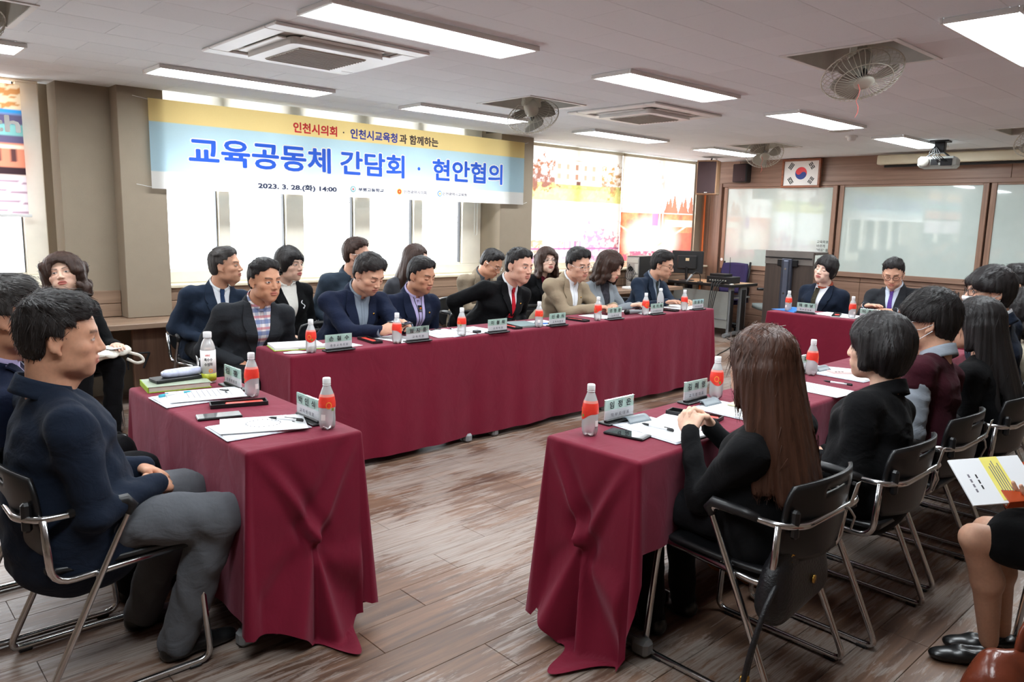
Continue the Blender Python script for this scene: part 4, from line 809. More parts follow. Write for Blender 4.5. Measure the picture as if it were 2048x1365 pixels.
# ---------------------------------------------------------------- name plates
M_green = plain('mint_card', srgb(204, 236, 224), .5, var=.03); M_card = plain('white_card', srgb(250, 248, 252), .5, var=.02)
def acryl():
    t = NT('clear_acrylic'); tr = t.n('ShaderNodeBsdfTransparent'); gl = t.n('ShaderNodeBsdfGlossy', Roughness=.03); mx = t.n('ShaderNodeMixShader'); mx.inputs[0].default_value = .12; n = t.noise(t.coord(), 20); t.l(t.ramp(n, [(0, (.93, .95, .95)), (1, (1, 1, 1))]), tr.inputs[0]); t.l(tr.outputs[0], mx.inputs[1]); t.l(gl.outputs[0], mx.inputs[2]); t.l(mx.outputs[0], t.out.inputs[0]); return t.m
M_acr = acryl()
def plate(x, y, face, name, title, lab):
    """text is read from the direction face (degrees) points to"""
    r = empty('name_plate', (x, y, TZ + .001), math.radians(face + 90), lab, 'name plate', 'mint and white name plates on black stands')
    MB().box((-.095, -.03, 0), (.095, .03, .008), .003).box((-.085, -.008, .008), (.085, .006, .016), .002).obj('stand', M_black, r); MB().box((-.088, -.004, .012), (.088, -.001, .096), .001).box((-.088, .003, .012), (.088, .006, .096), .001).obj('acrylic_sleeve', M_acr, r)
    MB().box((-.0855, -.001, .052), (.0855, .003, .094)).obj('mint_band', M_green, r); MB().box((-.0855, -.001, .016), (.0855, .003, .052)).obj('white_band', M_card, r)
    text_obj('name_text', '  '.join(name), .036, M_ink, r, frameM((0, -.0046, .061), (1, 0, 0), (0, 0, 1)), width=.128, bold=.0007, depth=.0002, height=.027)
    text_obj('title_text', ' '.join(title), .018, M_inkg, r, frameM((0, -.0046, .027), (1, 0, 0), (0, 0, 1)), width=min(.115, .022 * len(title)), bold=.0003, depth=.0002, height=.014)
for a in ((2.225, 3.865, -90, '손철수', '중등교육과장', 'name plate before the man in the plaid shirt'), (2.79, 3.875, -90, '임지훈', '교육위원', 'name plate between the phone user and the bolo tie man'), (3.47, 3.885, -90, '이봉락', '교육위원', 'name plate left of the man with the red tie'), (4.08, 3.90, -90, '신충식', '교육위원장', 'name plate right of the man with the red tie'), (4.76, 3.915, -90, '조현영', '교육위원', 'name plate before the man in the beige jacket'), (5.34, 3.93, -90, '곽미혜', '교육행정과장', 'name plate before the woman in the grey jacket'), (5.98, 3.945, -90, '장일준', '교육지원과장', 'name plate at the right end of the long table'),
          (6.62, 3.23, 180, '마경남', '학부모대표', 'name plate before the woman with the scarf'), (6.62, 2.66, 180, '이종원', '교장', 'name plate before the man with the purple tie'), (1.345, 2.57, 180, '박인식', '교직원대표', 'nearest name plate on the left table'), (1.35, 3.27, 180, '김흥', '운영위원장', 'name plate on the left table behind a bottle, near the tea'),
          (2.285, 1.835, -90, '임정은', '학부모대표', 'nearest name plate on the right-hand table'), (2.82, 1.845, -90, '김혜영', '교직원대표', 'name plate on the right-hand table left of the long brown hair'), (3.93, 1.875, -90, '학생', '학생대표', 'name plate behind the bottle right of the long brown hair')): plate(*a)
# ---------------------------------------------------------------- stationery
M_paper = plain('white_paper', srgb(240, 242, 245), .6, var=.015); M_lime = plain('lime_cover', srgb(164, 200, 44), .5); M_pages = plain('page_block', srgb(234, 230, 216), .7, bump=.3, bscale=500); M_glassk = plain('phone_glass', srgb(40, 42, 46), .06, var=.02, spec=.8)
M_clipm = plain('clip_grey', srgb(128, 138, 144), .4); M_acb = plain('clear_board', srgb(214, 218, 228), .25)
def sheet(x, y, rz, w, h, lab, z=TZ + .002, curl=.004, pr=None, nm='paper_sheet', cat='paper', grp='loose papers on the tables'):
    o = MB().grid(lambda u, v: ((u - .5) * w, (v - .5) * h, .0015 + curl * (u * (1 - u) * v + .6 * max(0, v - .8) * u)), 8, 8, .0012).obj(nm, M_paper, None, True, (x, y, z), rz); tag(o, lab, cat, grp)
    if pr == 'ring':
        for k in range(22):
            a = 2 * math.pi * k / 22; MB().box((.05 * math.cos(a) - .003, .06 * math.sin(a) - .002, .0035), (.05 * math.cos(a) + .003, .06 * math.sin(a) + .002, .004)).obj('printed_mark', M_inkg, o)
    if pr == 'lines':
        for k in range(9): MB().box((-w * .36, h * (.32 - .07 * k), .0035), (w * (.3 - .03 * (k % 3)), h * (.32 - .07 * k) + .0022, .004)).obj('printed_line', M_inkg, o)
    return o
def clipboard(x, y, rz, lab, grey=False):
    r = empty('clipboard', (x, y, TZ + .0015), rz, lab, 'clipboard', 'clipboards on the tables'); MB().box((-.11, -.155, 0), (.11, .155, .004), .002).obj('board', M_acb, r)
    MB().grid(lambda u, v: ((u - .5) * .205, (v - .5) * .28 - .008, .0065 + .001 * math.sin(u * 5)), 4, 4, .002).obj('paper', M_paper, r)
    if grey: MB().grid(lambda u, v: ((u - .5) * .12 * (1 - .15 * v), .105 + .055 * v, .007 + .022 * math.sin(v * math.pi * .8)), 6, 8, .003).obj('clip', M_clipm, r, True); MB().box((-.012, .155, .002), (.012, .172, .012), .003).obj('hanger', M_clipm, r)
    else: MB().tube(fillet([(-.04, .15, .006), (-.045, .115, .012), (-.01, .12, .016), (0, .145, .014), (.01, .12, .016), (.045, .115, .012), (.04, .15, .006)], .012), .003, 6).obj('clip', M_steel, r, True); MB().box((-.05, .14, .004), (.05, .156, .009), .002).obj('clip_plate', M_chrome, r)
    return r
def pen(x, y, rz, lab, c1, c2, z=TZ + .012):
    r = empty('pen', (x, y, z), rz, lab, 'pen', 'pens on the tables'); MB().tube([(-.045, 0, 0), (.035, 0, 0)], .0048, 10).obj('barrel', c1, r, True); MB().tube([(.035, 0, 0), (.058, 0, 0), (.070, 0, 0)], [.0052, .0045, .001], 10).obj('tip', c2, r, True); MB().tube([(-.070, 0, 0), (-.045, 0, 0)], .0054, 10).obj('end_cap', c2, r, True); MB().box((-.068, -.0012, .004), (-.03, .0012, .0075)).obj('pocket_clip', c2, r)
def tray(x, y, rz, lab):
    r = empty('pen_tray', (x, y, TZ + .001), rz, lab, 'pen tray', 'black trays with a red pen case'); m = MB().box((-.11, -.034, 0), (.11, .034, .003))
    for a, b_ in (((-.11, -.034), (.11, -.03)), ((-.11, .03), (.11, .034)), ((-.11, -.03), (-.105, .03)), ((.105, -.03), (.11, .03))): m.box((*a, 0), (*b_, .016), .001)
    m.obj('tray_box', M_black, r); MB().box((-.095, -.02, .0035), (.05, .016, .011), .003).obj('red_case', M_lab, r); MB().tube([(.0, .022, .008), (.095, .022, .008)], .004, 8).obj('pen', M_black, r)
def phone(x, y, rz, lab, mat=None, z=TZ + .001, case=None):
    r = empty('smartphone', (x, y, z), rz, lab, 'phone', 'smartphones on the tables'); MB().box((-.038, -.08, 0), (.038, .08, .0085), .003).obj('body', case or M_black, r); MB().box((-.0355, -.077, .0083), (.0355, .077, .0092), .0004).obj('screen' if mat is None else 'back_cover', mat or M_glassk, r)
    if mat is not None:
        for k in range(3): MB().cyl((-.022, .06 - .018 * k, .0092), (-.022, .06 - .018 * k, .0105), .006, n=12).obj('camera_lens', M_black, r)
d = math.radians
clipboard(1.155, 2.58, d(-92), 'clear clipboard at the near corner of the left table'); sheet(1.175, 2.585, d(-112), .21, .297, 'white sheet with a ring of small marks on the left table', TZ + .012, .006, 'ring'); pen(1.25, 2.56, d(124), 'black and white pen on the nearest left-table sheet', M_paper, M_black, TZ + .024)
phone(1.105, 2.815, d(-104), 'black smartphone lying on the left table'); tray(1.24, 2.95, d(163), 'black tray with red case on the left table')
clipboard(1.15, 3.17, d(-90), 'clear clipboard at the far part of the left table'); sheet(1.19, 3.165, d(-103), .21, .297, 'white sheet on the far clipboard of the left table', TZ + .012, .006, 'lines'); pen(1.09, 3.235, d(8), 'white and turquoise pen on the left table', M_paper, plain('turquoise', srgb(60, 170, 190), .4), TZ + .016)
def notebook(x, y, rz, w, h, t_, lab, z=TZ + .001, cov=None, open_=False):
    r = empty('notebook', (x, y, z), rz, lab, 'notebook', 'lime covered notebooks'); cov = cov or M_lime
    MB().box((-w / 2, -h / 2, 0), (w / 2, h / 2, .003), .001).obj('back_cover', cov, r); MB().box((-w / 2 + .005, -h / 2 + .005, .003), (w / 2 - .005, h / 2 - .005, t_ - .003), .001).obj('pages', M_pages if not open_ else M_paper, r)
    if not open_: MB().box((-w / 2, -h / 2, t_ - .003), (w / 2, h / 2, t_), .001).obj('front_cover', plain('grey_green_cover', srgb(150, 160, 140), .5) if cov is M_lime else cov, r); MB().box((-w / 2 - .001, -h / 2, 0), (-w / 2 + .003, h / 2, t_), .001).obj('spine', cov, r)
    return r
notebook(1.165, 3.445, d(-8), .26, .19, .026, 'thick lime notebook on the far corner of the left table')
r = empty('pencil_case', (1.18, 3.46, TZ + .05), d(4), 'clear plastic pencil case on top of the lime notebook', 'pencil case'); MB().box((-.11, -.045, -.022), (.09, .045, -.006), .003).obj('dark_pouch', M_black, r); MB().lathe([(.001, -.09), (.018, -.088), (.028, -.07), (.03, 0), (.028, .07), (.018, .088), (.001, .09)], 16, (.02, 0, .012), 0).xf(Matrix.Diagonal((1, 1, .7, 1))).obj('clear_tube', plain('frosted_lilac', srgb(196, 200, 226), .15, var=.2, scale=40), r, True)
# right-hand table
clipboard(2.31, 1.645, d(-4), 'clipboard with grey clip nearest on the right-hand table', True); pen(2.29, 1.655, d(94), 'white pen with black ends on the nearest right-hand clipboard', M_paper, M_black, TZ + .016); phone(2.15, 1.685, d(12), 'black smartphone at the near corner of the right-hand table', case=None); sheet(2.47, 1.67, d(15), .16, .2, 'white note beside clasped hands on the right-hand table')
tray(2.585, 1.69, d(103), 'black tray with red case by the clasped hands'); clipboard(2.80, 1.63, d(0), 'clipboard with grey clip left of the long brown hair', True); tag(MB().box((2.84, 1.64, TZ + .009), (2.93, 1.70, TZ + .018), .003).obj('sticky_notes', plain('cream_notes', srgb(232, 224, 186), .7)), 'cream sticky notes on a right-hand clipboard', 'note pad')
sheet(3.52, 1.62, d(-4), .21, .297, 'printed sheet on the right-hand table past the long brown hair', pr='lines'); pen(3.70, 1.61, d(95), 'white pen with black cap on the right-hand table', M_paper, M_black); sheet(4.07, 1.74, d(20), .24, .3, 'white sheet under the pink smartphone'); phone(4.02, 1.72, d(55), 'pink smartphone face down on the right-hand table', plain('pink_gold', srgb(226, 190, 186), .3), TZ + .007, plain('pink_gold', srgb(226, 190, 186), .3)); clipboard(3.98, 1.70, d(-3), 'clipboard with grey clip under the pink smartphone', True).location.z = TZ + .0012
# long table
notebook(2.08, 4.10, d(-14), .30, .22, .022, 'open lime notebook with white pages at the left end of the long table', open_=True)
r = empty('folded_eyeglasses', (2.14, 3.985, TZ + .002), d(60), 'dark-rimmed eyeglasses lying before the man in the plaid shirt', 'glasses'); m = MB()
for s in (-1, 1): m.tube([(s * .032 + .024 * math.cos(a * .42), 0, .02 + .018 * math.sin(a * .42)) for a in range(15)], .0016, 5, True); m.tube([(s * .056, 0, .025), (s * .058, .05, .012), (s * .03, .1, .003)], .0015, 5)
m.tube([(-.008, 0, .024), (.008, 0, .024)], .0016, 5).obj('rim', M_black, r, True)
tag(MB().grid(lambda u, v: ((u - .5) * .13, (v - .5) * .07 * (1 - .5 * (2 * u - 1) ** 2), .003 + .008 * math.sin(u * 3.14) * math.sin(v * 3.14)), 12, 8, .002).obj('folded_mask', M_paper, None, True, (1.985, 3.925, TZ + .001), d(-20)), 'white folded face mask at the left end of the long table', 'mask')
sheet(2.34, 4.02, d(6), .15, .2, 'small white paper right of the open lime notebook'); tray(2.55, 4.05, d(-96), 'black tray with red case by the phone user')
for x, y, a, lab in ((2.75, 4.02, 8, 'white paper under the hands using a phone'), (3.10, 4.03, -8, 'white paper before the man with the bolo tie'), (3.42, 4.05, 4, 'white paper left of the man with the red tie'), (4.1, 4.05, -5, 'white paper before the beige jacket, left side'), (4.78, 4.09, 5, 'white paper under the beige jacket sleeve'), (5.32, 4.12, 0, 'white paper before the woman in the grey jacket'), (5.93, 4.12, 5, 'white paper at the right end of the long table')): sheet(x, y, d(a), .21, .28, lab, pr='lines')
clipboard(3.17, 4.04, d(8), 'clipboard before the man with the bolo tie'); pen(3.26, 4.10, d(80), 'white pen before the man with the bolo tie', M_paper, M_black, TZ + .012)
for x, y, a, lab in ((3.72, 4.03, -98, 'black tray with red case before the man with the red tie'), (4.43, 4.03, -88, 'black tray with red case before the beige jacket'), (5.66, 4.06, -84, 'black tray with red case near the right end of the long table')): tray(x, y, d(a), lab)
M_teal = plain('grey_teal_cover', srgb(120, 140, 142), .5); notebook(3.88, 4.07, d(-12), .2, .26, .012, 'grey folder before the man with the red tie', cov=M_teal); pen(4.02, 3.99, d(-30), 'blue pen left of the beige jacket', plain('blue_pen', srgb(30, 120, 220), .4), M_black)
tag(MB().box((3.31, 3.925, TZ + .001), (3.36, 3.965, TZ + .02), .004).obj('small_black_case', M_black), 'small black case beside a name plate on the long table', 'case')
phone(5.52, 4.2, d(75), 'dark smartphone held by the woman in the grey jacket'); notebook(6.08, 4.16, d(-28), .24, .30, .008, 'lime folder at the right end of the long table', cov=M_lime, open_=True)
r = empty('table_microphone', (5.33, 4.02, TZ + .03), d(-12), 'grey cylindrical microphone lying by a name plate', 'microphone'); r.location = (5.2, 4.04, TZ + .022); MB().tube([(-.09, 0, 0), (-.05, 0, 0), (.09, 0, 0)], [.02, .02, .013], 12).obj('handle', M_grey, r, True); MB().tube([(-.13, 0, 0), (-.12, 0, 0), (-.09, 0, 0)], [.012, .021, .021], 12).obj('mesh_head', M_steel, r, True)
# far table
tag(MB().grid(lambda u, v: ((u - .5) * .3, (v - .5) * .2, .002 + .035 * math.sin(min(1, u * 1.3) * math.pi) * math.sin(v * math.pi)), 12, 10, .004).obj('blue_pouch', plain('blue_cloth_pouch', srgb(30, 110, 190), .6), None, True, (6.72, 3.42, TZ + .001), d(70)), 'blue cloth pouch at the left end of the far table', 'pouch')
sheet(6.76, 3.08, d(84), .21, .297, 'white papers before the woman with the scarf'); sheet(6.72, 2.9, d(100), .2, .29, 'white sheet between the two people at the far table'); tray(6.70, 2.98, d(20), 'black tray with red case on the far table'); sheet(6.75, 2.5, d(88), .21, .297, 'white papers before the man with the purple tie')
# ---------------------------------------------------------------- people: distance-field modelling
def axis_(lo, hi, h): return np.arange(lo, hi + h, h, dtype=np.float32)
class Prim:
    def __init__(s, fn, lo, hi, k=.02, op='+'): s.fn = fn; s.lo = np.array(lo, float); s.hi = np.array(hi, float); s.k = k; s.op = op
def rc(a, b, r0, r1, k=.02, op='+'):
    a = np.array(a, float); b = np.array(b, float); ba = b - a; L2 = max(ba @ ba, 1e-9)
    def f(X, Y, Z):
        h = np.clip(((X - a[0]) * ba[0] + (Y - a[1]) * ba[1] + (Z - a[2]) * ba[2]) / L2, 0, 1)
        return np.sqrt((X - a[0] - h * ba[0]) ** 2 + (Y - a[1] - h * ba[1]) ** 2 + (Z - a[2] - h * ba[2]) ** 2) - (r0 + h * (r1 - r0))
    m = max(r0, r1); return Prim(f, np.minimum(a, b) - m, np.maximum(a, b) + m, k, op)
def ec(a, b, r0, r1, lat, k=.03, op='+', cap=None):
    """elliptic tapered capsule: lat is the lateral axis, r = (lateral, depth)"""
    a = np.array(a, float); b = np.array(b, float); ba = b - a; Ln = np.linalg.norm(ba); w = ba / Ln; u = np.array(lat, float); u = nrm(u - w * (u @ w)); v = np.cross(w, u); c = cap or min(r0[1], r1[1])
    def f(X, Y, Z):
        px, py, pz = X - a[0], Y - a[1], Z - a[2]; t = px * w[0] + py * w[1] + pz * w[2]; h = np.clip(t / Ln, 0, 1); ex = np.where(t < 0, t, np.where(t > Ln, t - Ln, 0)); ra = r0[0] + h * (r1[0] - r0[0]); rb = r0[1] + h * (r1[1] - r0[1])
        q = np.sqrt(((px * u[0] + py * u[1] + pz * u[2]) / ra) ** 2 + ((px * v[0] + py * v[1] + pz * v[2]) / rb) ** 2 + (ex / c) ** 2); return (q - 1) * np.minimum(ra, rb)
    m = max(r0[0], r1[0], r0[1], r1[1]); return Prim(f, np.minimum(a, b) - m, np.maximum(a, b) + m, k, op)
def el(c, r, k=.01, op='+', rot=None):
    c = np.array(c, float); r = np.array(r, float); R = np.eye(3) if rot is None else np.array(rot); m = r.max()
    def f(X, Y, Z):
        x, y, z = X - c[0], Y - c[1], Z - c[2]; a = (x * R[0, 0] + y * R[1, 0] + z * R[2, 0]) / r[0]; b = (x * R[0, 1] + y * R[1, 1] + z * R[2, 1]) / r[1]; d = (x * R[0, 2] + y * R[1, 2] + z * R[2, 2]) / r[2]
        q = np.sqrt(a * a + b * b + d * d); return (q - 1) * r.min() if r.max() / r.min() < 2.5 else q * (q - 1) / (np.sqrt((a / r[0]) ** 2 + (b / r[1]) ** 2 + (d / r[2]) ** 2) + 1e-6)
    return Prim(f, c - m, c + m, k, op)
def comb(F, d, k, op):
    if op == '+': h = np.clip(.5 + .5 * (F - d) / k, 0, 1); return F + h * (d - F) - k * h * (1 - h)
    d = -d; h = np.clip(.5 - .5 * (F - d) / k, 0, 1); return F + h * (d - F) + k * h * (1 - h)
def field(prims, P, off=0.0):
    X, Y, Z = P[..., 0], P[..., 1], P[..., 2]; F = np.full(X.shape, 9.0)
    for p in prims: F = comb(F, p.fn(X, Y, Z), p.k, p.op)
    return F - off
def nets(F, xs, ys, zs):
    ins = F < 0; c = np.zeros(tuple(n - 1 for n in F.shape), np.uint8)
    for i in (0, 1):
        for j in (0, 1):
            for k in (0, 1): c += ins[i:F.shape[0] - 1 + i, j:F.shape[1] - 1 + j, k:F.shape[2] - 1 + k]
    I, J, K = np.nonzero((c > 0) & (c < 8)); n = len(I); vid = np.full(c.shape, -1, np.int32); vid[I, J, K] = np.arange(n)
    A = np.zeros((n, 3)); cnt = np.zeros(n); G = (xs, ys, zs)
    for ax in range(3):
        o = [a for a in range(3) if a != ax]
        for d0 in (0, 1):
            for d1 in (0, 1):
                q0 = [I, J, K]; q0 = [q.copy() for q in q0]; q0[o[0]] += d0; q0[o[1]] += d1; q1 = [q.copy() for q in q0]; q1[ax] += 1
                f0 = F[tuple(q0)]; f1 = F[tuple(q1)]; m = (f0 < 0) != (f1 < 0); t = np.where(m, f0 / np.where(m, f0 - f1, 1), 0)
                p = np.stack([G[a][q0[a]] for a in range(3)], 1).astype(float); p[:, ax] += t * (G[ax][q1[ax]] - G[ax][q0[ax]]); A[m] += p[m]; cnt[m] += 1
    V = A / np.maximum(cnt, 1)[:, None]; Q = []
    for ax in range(3):
        o = [(ax + 1) % 3, (ax + 2) % 3]; s0 = [slice(None)] * 3; s1 = [slice(None)] * 3; s0[ax] = slice(0, -1); s1[ax] = slice(1, None); a, b = ins[tuple(s0)], ins[tuple(s1)]
        E = np.argwhere(a != b); ok = np.ones(len(E), bool)
        for q in o: ok &= (E[:, q] > 0) & (E[:, q] < F.shape[q] - 1)
        E = E[ok]
        def cell(du, dv): T = E.copy(); T[:, o[0]] -= du; T[:, o[1]] -= dv; return vid[T[:, 0], T[:, 1], T[:, 2]]
        q = np.stack([cell(1, 1), cell(0, 1), cell(0, 0), cell(1, 0)], 1); fl = ~a[E[:, 0], E[:, 1], E[:, 2]]; q[fl] = q[fl][:, ::-1]; Q.append(q)
    return V, np.concatenate(Q)
def surf(prims, h=None, grids=None, pad=.03, disp=None, cutf=None, ck=0):
    if grids is None:
        lo = np.min([p.lo for p in prims if p.op == '+'], 0) - pad; hi = np.max([p.hi for p in prims if p.op == '+'], 0) + pad; grids = tuple(axis_(lo[i], hi[i], h) for i in range(3))
    xs, ys, zs = grids; F = np.full((len(xs), len(ys), len(zs)), .5, np.float32)
    for p in prims:
        m = p.k + .03; s = []
        for a, g in enumerate(grids): s.append(slice(max(0, np.searchsorted(g, p.lo[a] - m) - 1), np.searchsorted(g, p.hi[a] + m) + 1))
        s = tuple(s)
        if F[s].size == 0: continue
        F[s] = comb(F[s], p.fn(xs[s[0]][:, None, None], ys[s[1]][None, :, None], zs[s[2]][None, None, :]), p.k, p.op)
    if disp is not None: F += disp(xs[:, None, None], ys[None, :, None], zs[None, None, :])
    if cutf is not None:
        G_ = cutf(xs[:, None, None], ys[None, :, None], zs[None, None, :]); F = np.maximum(F, G_) if ck == 0 else comb(F, -np.broadcast_to(G_, F.shape), ck, '-')
    F[0] = F[-1] = .1; F[:, 0] = F[:, -1] = .1; F[:, :, 0] = F[:, :, -1] = .1
    return nets(F, xs, ys, zs)
def wrinkle(seed, a=.003, w=.085):
    r = np.random.RandomState(seed); ks = [nrm(r.randn(3)) * 2 * math.pi / (w * r.uniform(.7, 1.5)) for _ in range(5)]; ph = r.uniform(0, 6.28, 5)
    def f(X, Y, Z):
        v = 0
        for k, p in zip(ks, ph): v = v + np.sin(k[0] * X + k[1] * Y + k[2] * Z + p)
        return (a * v / 2.2).astype(np.float32)
    return f
def Rm(yaw, pitch, roll):
    cy, sy = math.cos(yaw), math.sin(yaw); cp, sp = math.cos(-pitch), math.sin(-pitch); cr, sr = math.cos(roll), math.sin(roll)
    return np.array([[cy, -sy, 0], [sy, cy, 0], [0, 0, 1]]) @ np.array([[1, 0, 0], [0, cp, -sp], [0, sp, cp]]) @ np.array([[cr, 0, sr], [0, 1, 0], [-sr, 0, cr]])
# ---- head
HG = (np.unique(np.r_[axis_(-.125, -.058, .008), axis_(-.055, .054, .0033), axis_(.059, .125, .008)]), np.unique(np.r_[axis_(-.16, .042, .009), axis_(.048, .135, .0032)]), np.unique(np.r_[axis_(-.30, -.125, .012), axis_(-.116, -.082, .006), axis_(-.078, .034, .0025), axis_(.04, .135, .009)]))
HGC = (axis_(-.125, .125, .0055), axis_(-.16, .135, .0055), np.unique(np.r_[axis_(-.30, -.125, .012), axis_(-.116, .135, .0055)]))
def head_prims(sex, neck, nr, wide=1.0):
    f = sex == 'f'; w = (.96 if f else 1.0) * wide; j = (.86 if f else 1.0) * wide
    P = [el((0, -.014, .036), (.0755 * w, .096, .084), .02), el((0, .022, -.020), (.0635 * w, .069, .086), .02), el((0, .034, -.074), (.046 * j, .049, .037), .02), el((0, .062, -.098), (.022 * j, .020, .017), .02)]
    for s in (-1, 1): P += [el((s * .042 * w, .050, -.022), (.022, .024, .020), .016), el((s * .048 * j, .010, -.064), (.014, .034, .028), .016), el((s * .018, .070, -.060), (.022, .012, .018), .014)]
    P += [rc((-.036, .074, .024), (.036, .074, .024), .010, .010, .018)]
    for s in (-1, 1): P += [el((s * .0315, .097, .003), (.019, .018, .011), .014, '-'), el((s * .031, .0695, .002), (.0165, .0165, .0125), .004)]
    P += [rc((0, .083, .012), (0, .103 if not f else .099, -.028), .0068, .0105, .012), el((-.0115, .094, -.033), (.0085, .010, .0075), .006), el((.0115, .094, -.033), (.0085, .010, .0075), .006), el((0, .087, -.0565), (.0215, .011, .0062), .007), el((0, .086, -.0675), (.0185, .011, .0068), .006), el((0, .098, -.0618), (.024, .008, .0016), .003, '-')]
    for s in (-1, 1):
        e = Rm(s * .45, .0, 0); P += [el((s * .0785 * w, -.012, -.006), (.0085, .019, .031), .008, '+', e), el((s * .086 * w, -.008, -.002), (.006, .0115, .020), .005, '-', e), el((s * .0765 * w, .001, -.036), (.006, .007, .009), .006)]
    P.append(rc((0, -.040, -.045), neck, nr * .95, nr * 1.10, .022)); 
    if not f: P.append(el((0, .030, -.128), (.012, .014, .016), .03))
    return P
def skin_cols(V, base, sex, brow, look='open', lip=None):
    n = len(V); C = np.tile(np.array(base), (n, 1)); x, y, z = V[:, 0], V[:, 1], V[:, 2]; ax = np.abs(x); fr = y > .055
    def mixc(m, c): 
        m = np.clip(m, 0, 1)[:, None]; C[:] = C * (1 - m) + np.array(c) * m
    mixc(np.exp(-(((ax - .043) / .022) ** 2 + ((z + .03) / .02) ** 2)) * fr * .25, (base[0] * 1.02, base[1] * .72, base[2] * .68))
    lp = lip or (srgb(176, 92, 84) if sex == 'm' else srgb(186, 82, 80))
    mixc((np.clip(1.15 - ((x / .0245) ** 2 + ((z + .0620) / .0125) ** 2), 0, .3) / .3) * (y > .076) * (.65 if sex == 'm' else .8), lp)
    mixc((np.abs(z + .0620) < .0014) * (ax < .022) * (y > .07) * .6, srgb(90, 40, 38))
    bz = .0215 + .006 * np.sin(np.clip((ax - .012) / .042, 0, 1) * 2.6); bw = .0042 if sex == 'm' else .0030
    mixc(np.clip(1.4 - np.abs(z - bz) / bw, 0, 1) * (ax > .012) * (ax < .050) * fr * .85, brow)
    ex = (ax - .0312) / .0145
    if look == 'open':
        eo = np.clip(1 - ex ** 2, 0, 1) ** .6; mixc((np.abs(z - .0022) < .0046 * eo) * fr, srgb(214, 204, 198)); mixc((np.hypot(ax - .0312 , z - .0026) < .0056) * (np.abs(z - .0022) < .0046 * eo) * fr, srgb(30, 20, 16)); mixc((np.abs(z - .0022 - .0048 * eo) < .0016) * (np.abs(ex) < 1.05) * fr * .85, srgb(40, 28, 24))
    else: mixc((np.abs(z + .0028 + .0026 * (1 - ex ** 2)) < .0019) * (np.abs(ex) < 1.0) * fr * .85, srgb(50, 34, 28))
    mixc(np.exp(-((np.hypot(ax - .009, z + .0385) / .0035) ** 2)) * (y > .085) * .5, srgb(90, 50, 42))
    return np.c_[C, np.ones(n)]
def skin_mat():
    t = NT('skin'); setp(t, (.6, .4, .3), .5, 0, .35, Subsurface__Weight=.12, Subsurface__Radius=(.012, .005, .003), Subsurface__Scale=.5); a = t.n('ShaderNodeAttribute'); a.attribute_name = 'Col'
    n = t.noise(t.coord(), 90, 3); t.l(t.mix(1, a.outputs['Color'], t.ramp(n, [(.3, (.93, .92, .92)), (.7, (1.04, 1.03, 1.02))]), 'MULTIPLY'), t.b.inputs['Base Color']); t.bump(t.noise(t.coord(), 400, 2), .05, .002); return t.m
M_skin = skin_mat()
def strands(V, Q, style, sex, rs, n, wd=.0011):
    r = np.random.RandomState(rs); a, b, c = V[Q[:, 0]], V[Q[:, 1]], V[Q[:, 2]]; N = np.cross(b - a, c - a); ar = np.linalg.norm(N, axis=1); N = N / (ar[:, None] + 1e-12); i = r.choice(len(Q), n, p=ar / ar.sum()); P = V[Q[i]].mean(1) + r.uniform(-.003, .003, (n, 3)); N = N[i]
    crown = np.array((.015, -.035, .12)); D = P - crown
    if style in ('short', 'full', 'crop', 'mop'): D = D + np.array((0.0, .06, 0.0)) * (P[:, 2:] > .05)
    if style in ('bob', 'shortbob', 'long', 'wavy', 'perm'): D = D * (P[:, 2:] > .06) * np.array((1, .6, 1)) + np.array((0, 0, -.1)) * (P[:, 2:] <= .06)
    if style in ('wavy', 'perm'): D = D + r.randn(n, 3) * .05
    D = D + r.randn(n, 3) * (.012 if style != 'crop' else .05); D -= N * (D * N).sum(1, keepdims=True); D /= np.linalg.norm(D, axis=1, keepdims=True) + 1e-9
    ln = r.uniform(.6, 1.2, n) * dict(short=.034, crop=.022, full=.042, mop=.05, pixie=.045, bob=.07, shortbob=.06, wavy=.05, perm=.045, long=.12)[style]; lift = r.uniform(.0, 1, n) ** 2 * (.012 if style == 'full' else .007 if style not in ('long', 'bob', 'shortbob') else .002); lift = lift * np.where((P[:, 2] > .05) & (style in ('long', 'bob', 'pixie', 'wavy')), .2, 1); ln = ln * np.where((P[:, 2] > .05) & (style in ('long', 'bob', 'shortbob')), .45, 1) * np.where(P[:, 2] < V[:, 2].min() + .06, .35, 1)
    W_ = np.cross(D, N) * wd * r.uniform(.6, 1.3, n)[:, None]; out = []
    for k, t in enumerate((-.5, -.15, .2, .5)):
        c_ = P + D * (ln * t)[:, None] + N * (-.0015 + lift * (t + .5) - .6 * (ln * t) ** 2 / .1 * .5)[:, None]; w_ = W_ * (1, 1, .8, .25)[k]; out += [c_ - w_, c_ + w_]
    VV = np.stack(out, 1).reshape(-1, 3); b0 = np.arange(n)[:, None] * 8; QQ = np.concatenate([b0 + np.array([[2 * k, 2 * k + 1, 2 * k + 3, 2 * k + 2]]) for k in range(3)], 0); return VV, QQ
def hair_mat(name, c, rough=.42, hi=1.9):
    if name in MATS: return MATS[name]
    t = NT(name); setp(t, c, rough + .1, 0, .3); v = t.n('ShaderNodeAttribute'); v.attribute_name = 'Strand'; mp = t.n('ShaderNodeMapping'); mp.inputs['Scale'].default_value = (95, 95, 5); t.l(v.outputs['Vector'], mp.inputs[0])
    n = t.noise(mp.outputs[0], 1.0, 4, .65, .25); t.l(t.ramp(n, [(.3, tuple(q * .6 for q in c)), (.6, c), (.8, tuple(min(1, q * hi) for q in c))]), t.b.inputs['Base Color']); t.bump(n, .6, .006); MATS[name] = t.m; return t.m
